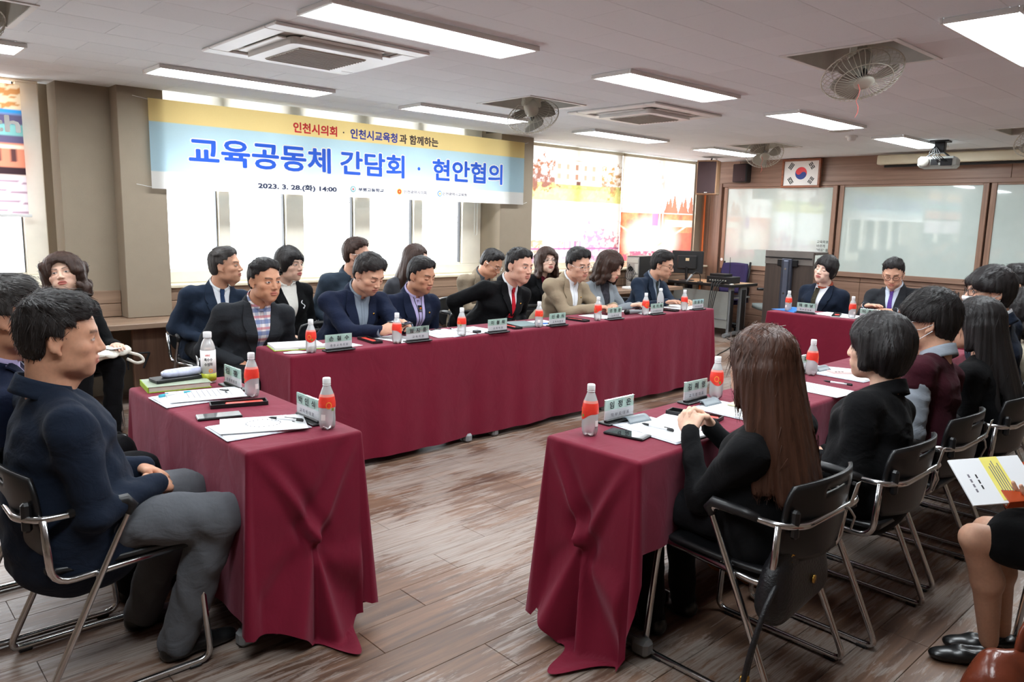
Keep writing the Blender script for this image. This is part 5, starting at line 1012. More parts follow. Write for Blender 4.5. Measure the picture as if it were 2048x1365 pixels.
H_black = hair_mat('hair_black', srgb(34, 30, 30)); H_soft = hair_mat('hair_soft_black', srgb(42, 37, 36)); H_brown = hair_mat('hair_dark_brown', srgb(60, 40, 32)); H_chest = hair_mat('hair_chestnut', srgb(74, 46, 34), .34, 2.0); H_grey = hair_mat('hair_greying', srgb(66, 62, 60), .45, 2.2)
def hair_mesh(style, sex, wide, rs, tilt, hh=.0055):
    """returns V, Q in head space for one of the hair styles"""
    f = sex == 'f'; w = (.96 if f else 1.0) * wide; r = np.random.RandomState(rs); P = []; kx = dict(short=(.010, .016, .002), crop=(.008, .013, -.004), full=(.016, .022, 0), mop=(.018, .022, -.006), pixie=(.017, .022, 0), bob=(.024, .022, 0), shortbob=(.021, .022, 0), wavy=(.030, .028, 0), perm=(.030, .026, 0), long=(.016, .017, 0))[style]
    P.append(el((0, -.016, .036), (.0755 * w + kx[0], .096 + kx[0] * .9, .084 + kx[1]), .02))
    if style in ('short', 'full', 'crop'): P += [el((0, -.058, -.022), (.060 * w, .048, .052), .03), rc((-.035 * w, .044, .100), (.04 * w, .038, .102), .020, .024, .03)]
    if style == 'full': P += [rc((.03, .036, .102), (-.05, .028, .096), .020, .022, .03)]
    if style == 'mop': P += [el((0, -.050, -.012), (.073 * w, .058, .056), .03), el((0, -.054, -.052), (.050 * w, .042, .052), .02), rc((-.045, .068, .050), (.045, .068, .050), .026, .026, .03), rc((-.07 * w, .03, .03), (-.072 * w, -.01, .0), .020, .018, .03), rc((.07 * w, .03, .03), (.072 * w, -.01, .0), .020, .018, .03)]
    if style == 'pixie': P += [el((0, -.050, -.030), (.072 * w, .060, .062), .03), rc((.035, .066, .070), (-.050, .060, .045), .022, .020, .03)] + [rc((s * .074 * w, .012, .03), (s * .072 * w, .004, -.045), .020, .011, .03) for s in (-1, 1)]
    if style in ('bob', 'wavy', 'perm', 'shortbob'):
        z1 = -.10 if style == 'bob' else -.052 if style == 'shortbob' else -.125
        P += [el((0, -.045, -.04 if style != 'shortbob' else -.02), (.083 * w, .068, .088 if style != 'shortbob' else .070), .03)] + [rc((s * .078 * w, .012, .04), (s * .086 * w, .010, z1), .028, .026, .03) for s in (-1, 1)] + [rc((s * .06, -.06, .0), (s * (.055 if style != 'shortbob' else .035), -.068 + (.012 if style == 'shortbob' else 0), z1 - .01), .045, .036, .04) for s in (-1, 1)] + [rc((.02, .068, .082), (-.06, .052, .046), .018, .018, .03), rc((.02, .066, .082), (.065, .045, .05), .016, .018, .03)]
        if style in ('wavy', 'perm'):
            for k in range(46): a = r.uniform(-2.5, 2.5); z = r.uniform(-.15, .06); q = .098 + .012 * r.rand(); P.append(el((q * math.sin(a) * w, -.02 - q * math.cos(a), z), (.021, .021, .025), .012))
    if style == 'long':
        P += [rc((s * .074 * w, .012, .04), (s * .083 * w, .0, -.10), .022, .020, .03) for s in (-1, 1)] + [el((0, -.055, -.03), (.078 * w, .058, .085), .03)]
        for k in range(11):
            x = (k - 5) / 4; bk = 1 - min(1, x * x); fy = .055 * max(0, abs(x) - .75) / .5; P.append(rc((.074 * w * max(-1.05, min(1.05, x)), -.055 - .034 * bk + fy * .6, .0), (.088 * x + .008 * r.randn(), -.085 + tilt - .035 * bk + fy, -.345 - .035 * r.rand() * (1 - .3 * abs(x))), .032, .020 if abs(x) < .9 else .013, .022))
    if style == 'crop':
        for k in range(30): a = r.uniform(-2, 2); q = r.uniform(.02, .07); P.append(el((q * math.sin(a), .005 + q * math.cos(a) * .9, .118 - q * q * 5), (.009, .009, .016), .008))
    if style in ('full', 'mop', 'short'):
        for k in range(30 if style != 'full' else 60): a = r.uniform(-3.1, 3.1); q = r.uniform(.02, .078); up_ = r.uniform(-.002, .010) * (1 if style == 'full' else .5); P.append(el((q * math.sin(a) * w, -.014 + q * math.cos(a) * 1.0, 0.120 + up_ - q * q * (7 if q > .05 else 4)), (.014, .020, .012), .010))
    zline = dict(short=.078, crop=.080, full=.079, mop=.034, pixie=.036, bob=.052, shortbob=.052, wavy=.056, perm=.058, long=.055)[style]
    def cut(X, Y, Z):
        zl = zline - 9.0 * np.maximum(np.abs(X) - .035, 0) ** 1.3 * (1.0 if style in ('short', 'crop', 'full') else 1.4) + .006 * np.sin(X * 90 + rs)
        if style == 'pixie': zl = zl + .25 * X
        face = np.minimum(np.minimum(zl - Z, Y - (.030 if style in ('short', 'crop', 'full') else .040 if style in ('bob', 'shortbob', 'wavy', 'perm', 'long') else .034)), .072 * w - np.abs(X) if style in ('bob', 'shortbob', 'wavy', 'perm', 'long') else .2)
        c = face
        if style in ('short', 'crop', 'full'): c = np.maximum(c, np.minimum(.012 - Z, Y + .035)); c = np.maximum(c, np.minimum(.042 - Z, Y - .012)); c = np.maximum(c, np.minimum(.060 - Z, Y - .040)); c = np.maximum(c, -.072 - Z + .25 * np.maximum(Y + .05, 0)); 
        if style == 'mop': c = np.maximum(c, np.minimum(.004 - Z, Y + .028)); c = np.maximum(c, -.098 - Z)
        if style == 'pixie': c = np.maximum(c, np.minimum(-.055 - Z, Y + .02)); c = np.maximum(c, -.095 - Z)
        neck = np.minimum(np.minimum(-.075 - Z, Y + .045), .052 - np.abs(X)); c = np.maximum(c, neck) if style != 'long' else c
        return c
    rr = np.random.RandomState(rs + 5); ph = rr.uniform(0, 6.28, 8)
    def dsp(X, Y, Z):
        a = np.arctan2(X, -(Y + .01)); v = np.sin(a * 23 + ph[0] + 6 * Z) + np.sin(a * 41 + ph[1] + 14 * Z) + .8 * np.sin(X * 160 + Y * 90 + ph[2]) * (Z > .07)
        return (.0011 * v).astype(np.float32) * (1.3 if style in ('wavy', 'perm') else 1.0)
    return surf(P, hh, None, .02, dsp, cut, .016)
# ---- hand (local: wrist at origin, fingers along +y, back of the hand +z, thumb towards -x * side)
def hand_prims(side, curl, spread=0.0, sc=1.0):
    P = [el((0, .048, 0), (.042, .056, .0155), .015), rc((0, -.022, 0), (0, .01, 0), .026, .024, .02)]
    for i, (x, ln, y0) in enumerate(((-.030, .068, .086), (-.010, .076, .092), (.011, .071, .089), (.030, .055, .080))):
        x *= side; p = np.array((x, y0 - .012, .002)); a = -.1; ang = spread * (i - 1.5) * side; c = curl if not hasattr(curl, '__len__') else curl[i]
        for j, fr in enumerate((.47, .30, .25)):
            a += c * (.75, 1.0, .8)[j]; d = np.array((math.sin(ang) * math.cos(a), math.cos(ang) * math.cos(a), -math.sin(a))); q = p + d * ln * fr * 1.12; P.append(rc(p, q, .0092 - .0007 * j, .0087 - .0009 * j, .0035)); p = q
    t0 = np.array((-.022 * side, .018, -.006)); t1 = np.array((-.050 * side, .052, -.014)); cc = min(1.0, curl if not hasattr(curl, '__len__') else curl[0]); t2 = np.array((-(.056 - .030 * cc) * side, .088, -.018 - .016 * cc)); t3 = t2 + np.array(((.004 + .02 * cc) * side, .024, -.006)); P += [rc(t0, t1, .016, .0125, .012), rc(t1, t2, .0118, .0098, .005), rc(t2, t3, .0098, .0078, .004)]
    return P
def ik(s, w, l1, l2, pole):
    d = w - s; D = np.linalg.norm(d); 
    if D > (l1 + l2) * .995: w = s + d / D * (l1 + l2) * .995; d = w - s; D = np.linalg.norm(d)
    a = (l1 * l1 - l2 * l2 + D * D) / (2 * D); h = math.sqrt(max(0, l1 * l1 - a * a)); n = d / D; p = nrm(np.array(pole) - n * (np.array(pole) @ n)); return s + n * a + p * h, w
def qmat(V, R, t): return V @ R.T + t
def trace(prims, O, D, off, steps=13, far=.6):
    T = np.zeros(O.shape[:-1])
    for _ in range(steps): T = T + np.clip(field(prims, O + D * T[..., None]) - off, -.05, .12) * .95
    return O + D * np.clip(T, 0, far)[..., None]
PEOPLE = []
def person(label, seat, face, head, hyaw, pitch=0, roll=0, sex='m', hair='short', hairm=None, skin=(206, 160, 134), top='suit', jacket=None, inner=None, tie=None, tiew=None, trous=None, LH=None, RH=None, look='open', build=1.0, wide=1.0, glasses=None, mask=False, seath=.455, coarse=1.0, curl=(.35, .35), shoes=None, legs=None, skirt=False, vneck=.27, nolap=False, fing=None, belly=0.0, hideback=False, armsc=1.0, seed=None, lip=None, knee=None, pole=(0.42, -.55, -.7), cuffs=True, collar=True, palm=None, hsc=1.06, nstr=1100, footdir=None, hemd=0.0, near=False):
    seed = seed if seed is not None else len(PEOPLE) + 1; rzp = math.radians(face - 90); c_, s_ = math.cos(rzp), math.sin(rzp)
    root = empty('person', (seat[0], seat[1], 0), rzp, label, 'person'); PEOPLE.append(root)
    def loc(p): dx, dy = p[0] - seat[0], p[1] - seat[1]; return np.array((dx * c_ + dy * s_, -dx * s_ + dy * c_, p[2]))
    f = sex == 'f'; B = build; sw = (.165 if f else .190) * B; hd = loc(head); Rh = Rm(math.radians(hyaw - face), math.radians(pitch), math.radians(roll)) * hsc; RhI = Rh.T / hsc ** 2
    pel = np.array((0, -.04, seath + .075)); sk = hd + Rh @ np.array((0, -.035, -.055)); up = nrm(sk - pel); nb = sk - up * .098 + np.array((0, -.012, 0)); d = nrm(pel - nb); lat = nrm(np.cross(d, (0, 1, 0)) * -1 + 0); lat = nrm(np.array((1, 0, 0)) - d * d[0]); fw = np.cross(d, lat); fw = fw if fw[1] > 0 else -fw
    Lt = np.linalg.norm(pel - nb); ch = nb + d * Lt * .36 + fw * .015; wa = nb + d * Lt * .72 + fw * .012
    sh = {s: nb + d * (.080 if f else .076) + lat * s * sw for s in (-1, 1)}
    # arms
    def defh(s): return np.array((s * .08, .22, seath + .13))
    H = {1: (loc(RH) if RH is not None else defh(1)), -1: (loc(LH) if LH is not None else defh(-1))}; arm = {}
    for s in (-1, 1):
        fd = H[s] - (sh[s] + np.array((s * .10, -.02, -.24))); 
        if fing and s in fing: fd = np.array((fing[s][0] * c_ + fing[s][1] * s_, -fing[s][0] * s_ + fing[s][1] * c_, fing[s][2]))
        fd = nrm(fd); w = H[s] - fd * .06; e, w = ik(sh[s], w, .275 * armsc, .25 * armsc, (s * pole[0], pole[1], pole[2])); arm[s] = (sh[s], e, w, fd)
    g = 1.0; o = .010
    T = [ec(pel - np.array((0, 0, .02)), wa, (.172 * B, .135 * B + belly * .5), (.158 * B, .112 * B + belly), lat, .05), ec(wa, ch, (.158 * B, .112 * B + belly), (.172 * B, .118 * B), lat, .05), ec(ch, nb + d * .06, (.172 * B, .118 * B), (.125 * B, .070), lat, .05)]
    if f: T += [el(ch + lat * s * .065 + fw * .075 + d * .02, (.062, .055, .062), .05) for s in (-1, 1)]
    for s in (-1, 1): T += [rc(nb + d * .030 + lat * s * .045, sh[s] + d * .004, .044, .055, .035)]
    def sleeves(r): return [p for s in (-1, 1) for p in (rc(arm[s][0], arm[s][1], .060 * r, .050 * r, .045), rc(arm[s][1], arm[s][2], .049 * r, .037 * r, .02))]
    r1 = (.90 if f else 1.0) * B ** .5; hx = .085 * B
    kn = {s: np.array((s * (.105 if f else .15), .40, seath + .055)) for s in (-1, 1)}; an = {s: np.array((s * (.10 if f else .15), .36, .085)) for s in (-1, 1)}
    if legs: kn = {s: loc(legs[s][0]) for s in (-1, 1)}; an = {s: loc(legs[s][1]) for s in (-1, 1)}
    hp = {s: pel + np.array((s * hx, .02, -.005)) for s in (-1, 1)}
    # skin: head, hands and the figure under the clothes, one mesh
    nr = (.046 if f else .0530) * (.6 + .4 * B * wide); npt = RhI @ (nb + d * .05 - hd); V, Q = surf(head_prims(sex, npt, nr, wide), grids=HGC if hideback and not mask else HG)
    base = srgb(*skin); C = skin_cols(V, base, sex, tuple(q * .9 for q in (srgb(38, 30, 28))), look, lip); VV = [qmat(V, Rh, hd)]; QQ = [Q]; CC = [C]; n0 = len(V)
    for s in (-1, 1):
        a, e, w, fd = arm[s]; up_ = np.array((0, 0, 1.0)) if palm is None or s not in palm else np.array((palm[s][0] * c_ + palm[s][1] * s_, -palm[s][0] * s_ + palm[s][1] * c_, palm[s][2])); zz = nrm(up_ - fd * (up_ @ fd)); xx = np.cross(fd, zz); Rr = np.stack([xx, fd, zz], 1); sd = s
        V, Q = surf(hand_prims(sd, curl[0 if s < 0 else 1]), .0038 if near else .0048, None, .012); sc_ = .93 if f else 1.03; VV.append(qmat(V * sc_, Rr, w)); QQ.append(Q + n0); CC.append(np.tile(np.r_[np.array(base) * .97, 1], (len(V), 1))); n0 += len(V)
    core = [ec(pel, wa, (.14 * B, .10), (.13 * B, .085), lat, .05), ec(wa, nb + d * .12, (.13 * B, .085), (.085 * B, .055), lat, .05), rc(nb + d * .06, sk, .045, .045, .03)]
    for s in (-1, 1): core += [rc(arm[s][0] * .75 + arm[s][1] * .25, arm[s][1], .036, .034, .02), rc(arm[s][1], arm[s][2], .038, .026, .02), rc(hp[s], kn[s], .072 * r1, .052 * r1, .03), rc(kn[s], kn[s] * .62 + an[s] * .38 + (0 if not skirt else 1) * np.array((0, -.022, 0)), .050 * r1, (.056 if skirt else .042) * r1, .02), rc(kn[s] * .62 + an[s] * .38 + (0 if not skirt else 1) * np.array((0, -.018, 0)), an[s], (.052 if skirt else .04) * r1, .034 * r1, .02), el(an[s] + np.array((0, .05, -.062)), (.028, .085, .018), .02)]
    V, Q = surf(core, .011 if skirt else .022, None, .02); VV.append(V); QQ.append(Q + n0); CC.append(np.tile(np.r_[np.array(base) * (.92 if skirt else 1), 1], (len(V), 1)))
    body = np_obj('body', np.concatenate(VV), np.concatenate(QQ), M_skin, root, True, np.concatenate(CC))
    # hair
    V, Q = hair_mesh(hair, sex, wide, seed, float((RhI @ (nb + d * .2 - fw * .14 - hd))[1]) + .09 if hair == 'long' else 0, .0055 if near else .0068); V2, Q2 = strands(V, Q, hair, sex, seed, nstr); Q = np.concatenate([Q, Q2 + len(V)]); V = np.concatenate([V, V2]); ho = np_obj('hair', qmat(V, Rh, hd), Q, hairm or H_black, root)
    at_ = ho.data.attributes.new('Strand', 'FLOAT_VECTOR', 'POINT'); q = np.hypot(V[:, 0], V[:, 1] + .01); aa = np.arctan2(V[:, 0], -(V[:, 1] + .012)); topz = np.clip((V[:, 2] - .05) / .07, 0, 1)[:, None]
    sv = np.stack([aa * .09, np.zeros(len(V)), V[:, 2]], 1) * (1 - topz) + np.stack([V[:, 0] * 1.2 + .1 * V[:, 1], V[:, 1] * .05, V[:, 1] * .3], 1) * topz; at_.data.foreach_set('vector', sv.astype(np.float32).ravel())
    # clothes
    hcl = .0105 if near else .0135; J = [Prim(p.fn, p.lo, p.hi, p.k, p.op) for p in T]; dz = wrinkle(seed, .0032)
    hem = [ec(pel + np.array((0, .01 + hemd, -.055 - hemd * .6)), pel + np.array((0, 0, .06)), (.192 * B, .155 * B + belly * .5 + hemd), (.178 * B, .135 * B + belly * .6), lat, .05)]
    if top == 'vest': sl = [q for s in (-1, 1) for q in (rc(arm[s][0] * .80 + arm[s][1] * .20, arm[s][1], .053 * r1, .050 * r1, .03), rc(arm[s][1], arm[s][2], .048 * r1, .036 * r1, .02))]; JJ = J + [rc(sh[s], arm[s][0] * .85 + arm[s][1] * .15, .064, .062, .04) for s in (-1, 1)] + [ec(pel, pel + np.array((0, 0, .05)), (.178 * B, .14 * B), (.17 * B, .13 * B), lat, .05)]; V, Q = surf(JJ, hcl, None, .03, dz); np_obj('knit_vest', V, Q, jacket, root); [np_obj('shirt_sleeve', *surf(sl[2 * i_:2 * i_ + 2], hcl, None, .03, wrinkle(seed + 9 + i_, .004, .06)), inner, root) for i_ in (0, 1)]; full = J
    else: JJ = J + sleeves(r1) + (hem if top in ('suit', 'coat') else []); V, Q = surf(JJ, hcl, None, .03, dz); np_obj('jacket' if top in ('suit', 'coat') else 'sweater', V, Q, jacket, root); full = J + (hem if top in ('suit', 'coat') else [])
    if skirt: lg = [rc(hp[s], kn[s] * .80 + hp[s] * .20, .098, .080, .06) for s in (-1, 1)] + [rc((hp[1] + hp[-1]) / 2, (kn[1] + kn[-1]) / 2 * .8 + (hp[1] + hp[-1]) / 2 * .2, .09, .07, .06)]; V, Q = surf(lg, .010, None, .03, wrinkle(seed, .002)); np_obj('skirt', V, Q, trous, root)
    else:
        lg = [p for s in (-1, 1) for p in (rc(hp[s], kn[s], .094 * r1, .070 * r1, .04), rc(kn[s], an[s] + np.array((0, -.01, -.03)), .069 * r1, .056 * r1, .03))] + [ec(pel + np.array((-.01, 0, -.01)), pel + np.array((.01, 0, .02)), (.16 * B, .13 * B), (.16 * B, .13 * B), (1, 0, 0), .04)]
        V, Q = surf(lg, .013 if near else .022, None, .03, wrinkle(seed + 3, .004, .07)); np_obj('trousers', V, Q, trous, root)
    for s in (-1, 1):
        b = an[s] + np.array((0, 0, -.085 + .03)); fdv = nrm(np.array((0, 1, 0))) if footdir is None else np.array((math.cos(math.radians(footdir - face + 90)), math.sin(math.radians(footdir - face + 90)), 0)); P = [ec(b - fdv * .045, b + fdv * .085, (.040, .032), (.042, .026), (fdv[1], -fdv[0], 0), .02), el(b + fdv * .135 + np.array((0, 0, -.008)), (.038, .062, .022), .03, '+', np.array([[fdv[1], fdv[0], 0], [-fdv[0], fdv[1], 0], [0, 0, 1]]))] + ([el(b + fdv * .035 + np.array((0, 0, .04)), (.030, .062, .03), .01, '-', np.array([[fdv[1], fdv[0], 0], [-fdv[0], fdv[1], 0], [0, 0, 1]]))] if skirt else [rc(b - fdv * .01, b + np.array((0, 0, .05)), .040, .042, .02)])
        V, Q = surf(P, .008 if near else .012, None, .02, None, lambda X, Y, Z: .003 - Z); np_obj('shoe', V, Q, shoes or M_shoe, root)
    # drape garments details on the chest
    def fr(x, y): return nb + d * y + lat * x
    def patch(name, fn, nu, nv, off, mat, th=.004, smooth=True):
        G = np.array([[fr(*fn(i / nu, j / nv)) for j in range(nv + 1)] for i in range(nu + 1)]); O = G + fw * .32; Pp = trace(full, O, np.broadcast_to(-fw, O.shape), off); Pb = Pp - fw * th; n = (nu + 1) * (nv + 1); ix = np.arange(n).reshape(nu + 1, nv + 1); top_ = np.stack([ix[:-1, :-1], ix[1:, :-1], ix[1:, 1:], ix[:-1, 1:]], -1).reshape(-1, 4)
        ring = list(ix[0, :]) + list(ix[1:, -1]) + list(ix[-1, -2::-1]) + list(ix[-2:0:-1, 0]); F = [tuple(q) for q in top_] + [tuple(n + q[::-1]) for q in top_] + [(ring[(i + 1) % len(ring)], ring[i], n + ring[i], n + ring[(i + 1) % len(ring)]) for i in range(len(ring))]
        return mesh_obj(name, np.concatenate([Pp.reshape(-1, 3), Pb.reshape(-1, 3)]), F, mat, root, smooth)
    back = hideback
    if not back and top in ('suit', 'vest', 'coat') and inner is not None:
        vb = vneck; patch('shirt_front' if not f else 'blouse', lambda u, v: ((2 * u - 1) * (.072 * (1 - v) + .006), -.012 + vb * v + .0), 10, 14, .0085, inner, .016)
        if tie is not None:
            tw = .024
            patch('tie', lambda u, v: ((2 * u - 1) * (.013 + (tw if tiew is None else tiew) * v * .7), .018 + (vb - .0) * v), 6, 14, .0135, tie, .008); patch('tie_knot', lambda u, v: ((2 * u - 1) * (.019 - .006 * v), -.004 + .034 * v), 5, 5, .0195, tie, .016)
        elif not f: patch('placket', lambda u, v: ((2 * u - 1) * .012, .02 + (vb - .04) * v), 2, 12, .0105, inner, .006)
        if not nolap and top == 'suit':
            for s in (-1, 1):
                def lp(u, v, s=s):
                    inn = .072 * (1 - v) + .004; w_ = (.030 + .042 * math.sin(min(1, v / .42) * math.pi / 2) if v < .42 else .072 * (1 - (v - .42) / .58) ** .8); 
                    if .34 < v < .42: w_ -= .014 * (v - .34) / .08
                    return (s * (inn - .006 + u * (w_ + .004)), -.018 + (vb + .02) * v)
                patch('lapel', lp if s > 0 else (lambda u, v: lp(1 - u, v)), 6, 24, .0145, jacket, .010, False)
            b_ = MB().lathe([(.009, 0), (.009, .003), (.001, .004)], 12); p = trace(full, (fr(.004, vb + .03) + fw * .3)[None], -fw[None], .004)[0]; b_.xf(Matrix.Translation(Vector(p)) @ Vector(fw).to_track_quat('Z', 'Y').to_matrix().to_4x4()); b_.obj('button', M_black, root)
    # collars round the neck
    axn = nrm(sk - nb); fwn = nrm(fw - axn * (fw @ axn)); ltn = np.cross(fwn, axn)
    def ringc(name, r0, r1_, z0, z1, a0, a1, mat, th, tip=0.0):
        def f_(u, v):
            a = math.radians(a0 + (a1 - a0) * u); e_ = abs(2 * u - 1) ** 3; rr = (r0 + (r1_ - r0) * v) * (1 + .06 * e_); z = z0 + (z1 - z0) * v - tip * e_ * (1 - v) - .022 * math.cos(a); P_ = nb + axn * z + (fwn * math.cos(a) * 1.08 + ltn * math.sin(a)) * rr - fwn * .004; return tuple(P_)
        return MB().grid(f_, 28, 4, th).obj(name, mat, root, True)
    if collar and inner is not None: ringc('shirt_collar', nr * 1.36, nr * 1.16, -.012, .040, 14, 346, inner, .004, .022)
    if top in ('suit', 'coat'): ringc('jacket_collar', nr * 1.52, nr * 1.20, -.030, .024, 52 if top == 'suit' else 25, 308 if top == 'suit' else 335, jacket, .007)
    if top == 'sweater': ringc('neckband', nr * 1.5, nr * 1.22, -.025, .015, 0, 360, jacket, .006)
    if cuffs and inner is not None and top == 'suit':
        for s in (-1, 1): a, e, w, fd = arm[s]; dd = nrm(w - e); MB().tube([w - dd * .02, w + dd * .012], .0335 * r1, 14).obj('shirt_cuff', inner, root, True)
    if glasses is not None:
        m = MB(); X = lambda p: tuple(hd + Rh @ np.array(p)); ww = wide
        for s in (-1, 1):
            m.tube([X((s * .033 + .0235 * math.copysign(abs(math.cos(a)) ** .8, math.cos(a)), .098 - .010 * abs(math.cos(a)) * (1 if math.cos(a) * s > 0 else 0), .000 + .0175 * math.copysign(abs(math.sin(a)) ** .8, math.sin(a)))) for a in np.linspace(0, 2 * math.pi, 18)[:-1]], .0014 if glasses is M_chrome else .002, 5, True); m.tube([X((s * .0565, .090, .004)), X((s * .078 * ww, .045, .006)), X((s * .083 * ww, -.012, .008)), X((s * .082 * ww, -.028, -.006))], .0014, 5)
        m.tube([X((-.0095, .099, .003)), X((0, .101, .005)), X((.0095, .099, .003))], .0014, 5); m.obj('glasses', glasses, root, True)
    if mask:
        X = lambda p: tuple(hd + Rh @ np.array(p)); hpz = head_prims(sex, npt, nr, wide)
        uu, vv = np.meshgrid(np.linspace(1, 0, 15), np.linspace(0, 1, 13), indexing='ij'); O = np.stack([(2 * uu - 1) * (.062 - .014 * np.abs(2 * vv - 1)), np.full_like(uu, .16), -.020 - .082 * vv], -1); G_ = trace(hpz, O, np.broadcast_to(np.array((0, -1.0, 0)), O.shape), .005, 20, .14)
        MB().grid(lambda u, v: X(G_[int(round(u * 14)), int(round(v * 12))]), 14, 12, .002).obj('face_mask', M_maskw, root, True); m = MB()
        for s in (-1, 1):
            for z in (-.030, -.088): MB().tube([X((s * .055, .055, z)), X((s * .077, .02, z * .6 - .008)), X((s * .088, -.022, -.004 if z > -.05 else -.03))], .0016, 5).obj('ear_loop', M_maskw, root, True)
        pass
    return dict(root=root, patch=patch, nb=nb, d=d, lat=lat, fw=fw, fr=fr, full=full, hd=hd, Rh=Rh, arm=arm, sk=sk, loc=loc)
M_shoe = plain('black_leather', srgb(18, 18, 19), .3, var=.1); M_maskw = plain('mask_fabric', srgb(238, 240, 242), .8, var=.02)
def suit(n, c): return fabric('suit_' + n, srgb(*c))
F_navy = suit('navy', (26, 33, 54)); F_navy2 = suit('dark_navy', (34, 44, 60)); F_char = suit('charcoal', (42, 44, 48)); F_black = suit('black', (15, 15, 17)); F_beige = suit('beige', (150, 134, 112)); F_tweed = fabric('suit_tweed', srgb(134, 120, 102), weave=260, var=.35); F_lgrey = suit('light_grey', (134, 140, 146)); F_padded = suit('slate_navy', (50, 60, 72)); F_ink = suit('ink', (27, 35, 50)); F_vest = fabric('maroon_knit', srgb(62, 24, 34), weave=500); F_greyk = suit('grey_knit', (70, 71, 76)); F_trg = fabric('grey_wool', srgb(92, 94, 99)); F_trb = suit('black_wool', (19, 19, 22)); F_cream = suit('cream_trench', (186, 176, 156))
S_white = fabric('shirt_white', srgb(226, 228, 232), wr=.2); S_grey = fabric('shirt_grey', srgb(128, 138, 150), wr=.2); S_lilac = fabric('shirt_lilac', srgb(178, 168, 206), wr=.2); S_lblue = fabric('shirt_pale_blue', srgb(196, 206, 222), wr=.2); S_sky = fabric('shirt_school_grey', srgb(150, 158, 168), wr=.4); S_knitw = fabric('ivory_knit', srgb(232, 228, 220), wr=.2); S_print = fabric('dark_print_blouse', srgb(54, 52, 58), weave=60, var=.9); S_char = fabric('dark_grey_shirt', srgb(76, 80, 86), wr=.2)
T_red = fabric('tie_red', srgb(170, 26, 40)); T_navy = fabric('tie_navy', srgb(40, 58, 90)); T_purple = fabric('tie_purple', srgb(92, 66, 140), weave=120, var=.4); T_green = fabric('tie_olive', srgb(56, 62, 60), weave=140, var=.3)
def plaid():
    t = NT('plaid_shirt'); setp(t, (.8, .8, .8), .8); v = t.coord((1, 1, 1)); sx = t.n('ShaderNodeSeparateXYZ'); t.l(v, sx.inputs[0])
    def band(sock, per, off, wd):
        m = t.n('ShaderNodeMath', _operation='MULTIPLY_ADD'); m.inputs[1].default_value = 1 / per; m.inputs[2].default_value = off; t.l(sock, m.inputs[0]); fr_ = t.n('ShaderNodeMath', _operation='FRACT'); t.l(m.outputs[0], fr_.inputs[0]); lt = t.n('ShaderNodeMath', _operation='LESS_THAN'); lt.inputs[1].default_value = wd; t.l(fr_.outputs[0], lt.inputs[0]); hf = t.n('ShaderNodeMath', _operation='MULTIPLY'); hf.inputs[1].default_value = .75; t.l(lt.outputs[0], hf.inputs[0]); return hf.outputs[0]
    c = t.mix(band(sx.outputs[0], .055, .2, .42), srgb(222, 216, 216), srgb(150, 156, 178)); c = t.mix(band(sx.outputs[2], .07, .1, .36), c, srgb(70, 96, 150)); c = t.mix(band(sx.outputs[2], .07, .6, .22), c, srgb(196, 104, 112)); t.l(c, t.b.inputs['Base Color']); return t.m
S_plaid = plaid()
# ---------------------------------------------------------------- the people and their chairs
PP = {}
def seat_(key, lab, x, y, face, chlab, seatoff=-.02, **kw):
    c = chair(x, y, face, chlab); fx, fy = math.cos(math.radians(face)), math.sin(math.radians(face)); PP[key] = person(lab, (x + seatoff * fx, y + seatoff * fy), face, **kw); return c
# row under the banner, seated at the long table
seat_('P1', 'man in charcoal jacket and plaid shirt at the left end of the long table', 2.02, 4.66, 270, 'chair of the man in the plaid shirt', head=(2.07, 4.47, 1.10), hyaw=278, pitch=4, hair='short', hairm=H_black, skin=(196, 142, 112), jacket=F_char, inner=S_plaid, trous=F_trb, build=1.06, wide=1.03, vneck=.33)
seat_('P2', 'man in navy jacket looking down at the phone in his hands', 2.72, 4.68, 270, 'chair of the man using a phone', head=(2.77, 4.40, 1.12), hyaw=280, pitch=26, hair='full', hairm=H_soft, skin=(208, 160, 134), jacket=F_navy, inner=S_grey, trous=F_trb, look='down', build=1.10, wide=1.05, RH=(2.69, 4.06, .80), LH=(2.83, 4.05, .82), fing={1: (.35, -.7, .25), -1: (-.5, -.6, .3)}, curl=(.75, .7), palm={1: (-.7, -.2, .6), -1: (.7, -.2, .6)}, vneck=.30)
seat_('P3', 'man in navy jacket with lilac shirt and bolo tie', 3.30, 4.74, 270, 'chair of the man with the bolo tie', head=(3.33, 4.58, 1.085), hyaw=282, pitch=14, hair='short', hairm=H_black, skin=(188, 136, 108), jacket=F_navy, inner=S_lilac, trous=F_trb, look='down', build=1.05, vneck=.34)
seat_('P4', 'heavy man in black suit with red tie, speaking', 4.04, 4.66, 270, 'chair of the man with the red tie', head=(4.16, 4.41, 1.145), hyaw=275, pitch=6, roll=-4, hair='short', hairm=H_black, skin=(212, 162, 140), jacket=F_black, inner=S_white, tie=T_red, trous=F_trb, build=1.17, wide=1.10, vneck=.20, RH=(3.84, 4.72, .60), LH=(4.30, 4.50, .60), belly=.03, hsc=1.1)
seat_('P5', 'man in beige jacket and glasses resting clasped hands on the table', 4.84, 4.70, 270, 'chair of the man in the beige jacket', head=(4.91, 4.46, 1.14), hyaw=262, pitch=12, roll=5, hair='full', hairm=H_black, skin=(214, 166, 142), jacket=F_beige, inner=S_white, trous=F_trb, build=1.12, wide=1.06, glasses=M_chrome, RH=(4.90, 4.18, .80), LH=(5.04, 4.17, .80), fing={1: (.7, -.4, .1), -1: (-.7, -.4, .1)}, curl=(.8, .8), vneck=.30, hsc=1.08)
